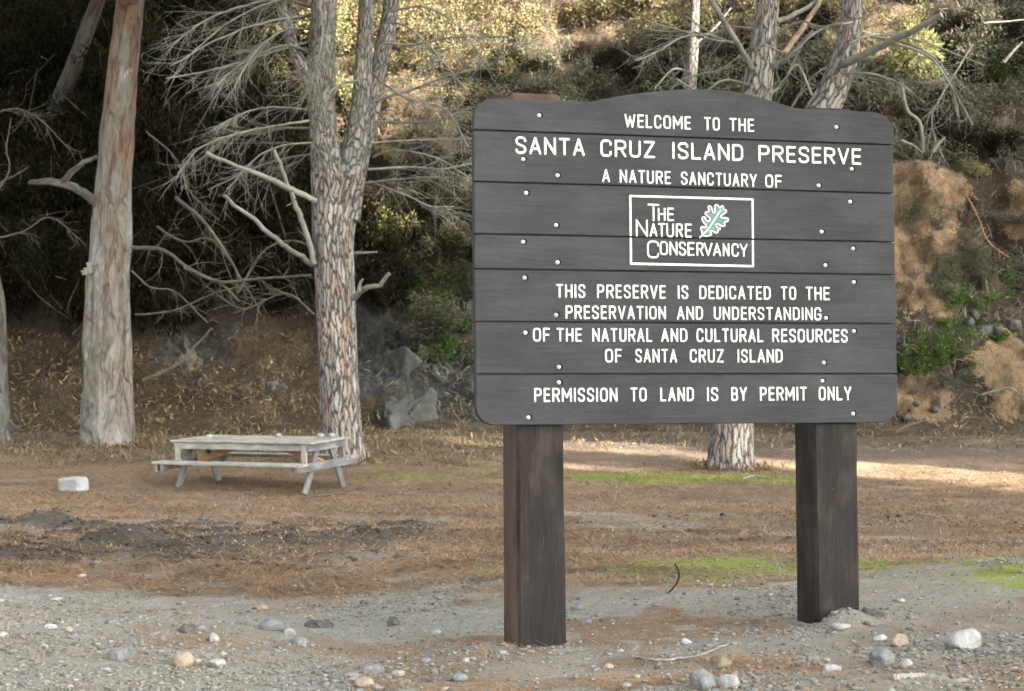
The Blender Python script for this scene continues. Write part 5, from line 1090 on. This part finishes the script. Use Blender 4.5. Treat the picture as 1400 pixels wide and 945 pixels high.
gstick([(880, 748), (860, 752), (840, 755)], 3, 2, 'dark twig on the needles between the posts', 'dead_dim', seed=7)
gstick([(1015, 656), (1030, 652), (1052, 656)], 3, 2, 'pale curved twig on the grass by the right pine', 'drift', seed=8)
gstick([(428, 680), (455, 677), (482, 672)], 4, 2, 'dark stick on the ground at the near end of the table', 'dead_dim', seed=9)
gstick([(60, 592), (110, 596), (150, 594)], 4, 2, 'dim stick behind the tall gum foot', 'dead_dim', seed=10)
gstick([(20, 612), (60, 606), (110, 600)], 4, 3, 'fallen stick left of the tall gum foot', 'dead_dim', seed=12)

# ------------------------------------------------------------------ leaf screens added out of view on the right, cut to cast the shade
d3 = np.array([SUN_D[0], SUN_D[1]]); t3 = np.array([-SUN_D[1], SUN_D[0]]); WALL = 27.0; tanE = math.tan(SUN_EL)
def sh(P):
    P = np.asarray(P, float); r_ = WALL - P[..., :2] @ d3; return P[..., :2] @ t3, P[..., 2] + r_ * tanE
S0, S1, H1, st_ = -4.0, 56.0, 40.0, .25
ns, nhh = int((S1 - S0) / st_), int(H1 / st_); shade = np.zeros((ns, nhh), bool); lit = np.zeros((ns, nhh), bool); part = np.zeros((ns, nhh), bool)
def mark(A, P):
    s_, h_ = sh(P); i_ = ((s_ - S0) / st_).astype(int); j_ = (h_ / st_).astype(int); k = (i_ >= 0) & (i_ < ns) & (j_ >= 0) & (j_ < nhh); A[i_[k], j_[k]] = True
def dil(A, n):
    for _ in range(n):
        Bq = A.copy(); Bq[1:] |= A[:-1]; Bq[:-1] |= A[1:]; Bq[:, 1:] |= A[:, :-1]; Bq[:, :-1] |= A[:, 1:]; A = Bq
    return A
gx, gy = np.meshgrid(np.linspace(-13, 13, 160), np.linspace(5, 37, 200)); mark(shade, np.stack([gx, gy, groundz(gx, gy, False)], -1))
vv = (hpx > -200) & (hpx < 1600) & (hpy > -150); mark(shade, HP[vv])
mark(shade, np.stack(np.meshgrid(np.linspace(-.6, 2.8, 20), np.linspace(8.5, 10, 8), np.linspace(0, 3, 16)), -1).reshape(-1, 3))
for a_, b_ in ((-10.5, -6), (-5, -2), (2.5, 7)): mark(shade, np.stack(np.meshgrid(np.linspace(a_, b_, 20), np.linspace(28.5, 35, 14), np.linspace(0, 9, 40)), -1).reshape(-1, 3))
shade = dil(shade, 8)
def inpoly(px, py, poly):
    c = np.zeros(px.shape, bool); n = len(poly)
    for i_ in range(n):
        x0, y0 = poly[i_]; x1, y1 = poly[(i_ + 1) % n]
        with np.errstate(divide='ignore', invalid='ignore'): c ^= ((y0 > py) != (y1 > py)) & (px < (x1 - x0) * (py - y0) / (y1 - y0 + 1e-12) + x0)
    return c
gx, gy = np.meshgrid(np.linspace(-2, 12, 420), np.linspace(24, 36, 420)); GP = np.stack([gx, gy, groundz(gx, gy)], -1); qx, qy = proj(GP)
for LITG in ([(755, 606), (880, 611), (935, 624), (925, 633), (880, 636), (755, 637)], [(1095, 636), (1200, 635), (1420, 656), (1420, 668), (1250, 650), (1095, 641)], [(640, 606), (690, 608), (690, 618), (650, 616)]):
    kq = inpoly(qx, qy, LITG); mark(lit, GP[kq])
LITH = [(560, -150), (1000, -150), (985, 20), (935, 72), (880, 70), (800, 62), (740, 88), (690, 78), (640, 92), (600, 60), (560, 80)]
kq = inpoly(hpx, hpy, LITH); mark(lit, HP[kq]); kq = inpoly(hpx, hpy, [(1178, -60), (1262, -60), (1262, 40), (1235, 125), (1195, 130), (1172, 60)]); mark(lit, HP[kq])
kq = inpoly(hpx, hpy, [(450, 60), (560, 20), (570, 170), (470, 180)]); mark(part, HP[kq]); kq = inpoly(hpx, hpy, [(370, -20), (450, -20), (430, 110), (370, 130)]); mark(part, HP[kq]); kq = inpoly(hpx, hpy, [(490, 275), (560, 280), (570, 350), (500, 350)]); mark(part, HP[kq])
lit = dil(lit, 2); part = dil(part, 2)
keep_dark = np.zeros_like(lit); fx, fy, fz = np.meshgrid(np.linspace(3.3, 4.25, 12), np.linspace(29.0, 29.6, 4), np.linspace(-.3, 3, 24)); mark(keep_dark, np.stack([fx, fy, fz], -1)); mark(keep_dark, np.stack(np.meshgrid(np.linspace(3.3, 4.25, 12), np.linspace(29.2, 29.6, 3), np.linspace(3, 6, 20)), -1))
lit &= ~dil(keep_dark, 1)
ii, jj = np.where(shade & ~lit); screen_w = 7.5
nt_ = int(math.ceil((S1 - S0) / screen_w))
for k in range(nt_):
    sel = (ii * st_ >= k * screen_w) & (ii * st_ < (k + 1) * screen_w)
    if not sel.any(): continue
    a, b_ = ii[sel], jj[sel]; n_per = np.where(part[a, b_], (rng.random(len(a)) < .30).astype(int), np.where(S0 + a * st_ < 22, 8, 5)); a = np.repeat(a, n_per); b_ = np.repeat(b_, n_per)
    s_ = S0 + (a + rng.random(len(a))) * st_; h_ = (b_ + rng.random(len(a))) * st_; off = rng.uniform(-1.6, 1.6, len(a)); h_ = h_ + off * tanE
    P = np.stack([d3[0] * (WALL + off) + t3[0] * s_, d3[1] * (WALL + off) + t3[1] * s_, h_], -1)
    mid = S0 + (k + .5) * screen_w; rt = np.array([d3[0] * WALL + t3[0] * mid, d3[1] * WALL + t3[1] * mid, 0.]); rt[2] = float(groundz(rt[0], rt[1], False))
    t = empty('shade_screen', rt, 'tall leafy screen added out of view to shade the clearing', 'tree', 'leafy screens added to shade the clearing')
    mb = MB(); tube(mb, np.array([rt + [0, 0, -.3], rt + [0.1, 0, 8], rt + [0, .2, max(10, h_.max() - 3)]]), np.array([.5, .4, .1]), 14); mb.build('trunk', M['gum_dim'], t)  # stem of the added shade screen
    mb = MB(); leaves(mb, P - np.array([0, 0, .1]), .42, .8, .0); mb.build('crown', M['dark_leaf'], t)  # leaves of the added shade screen
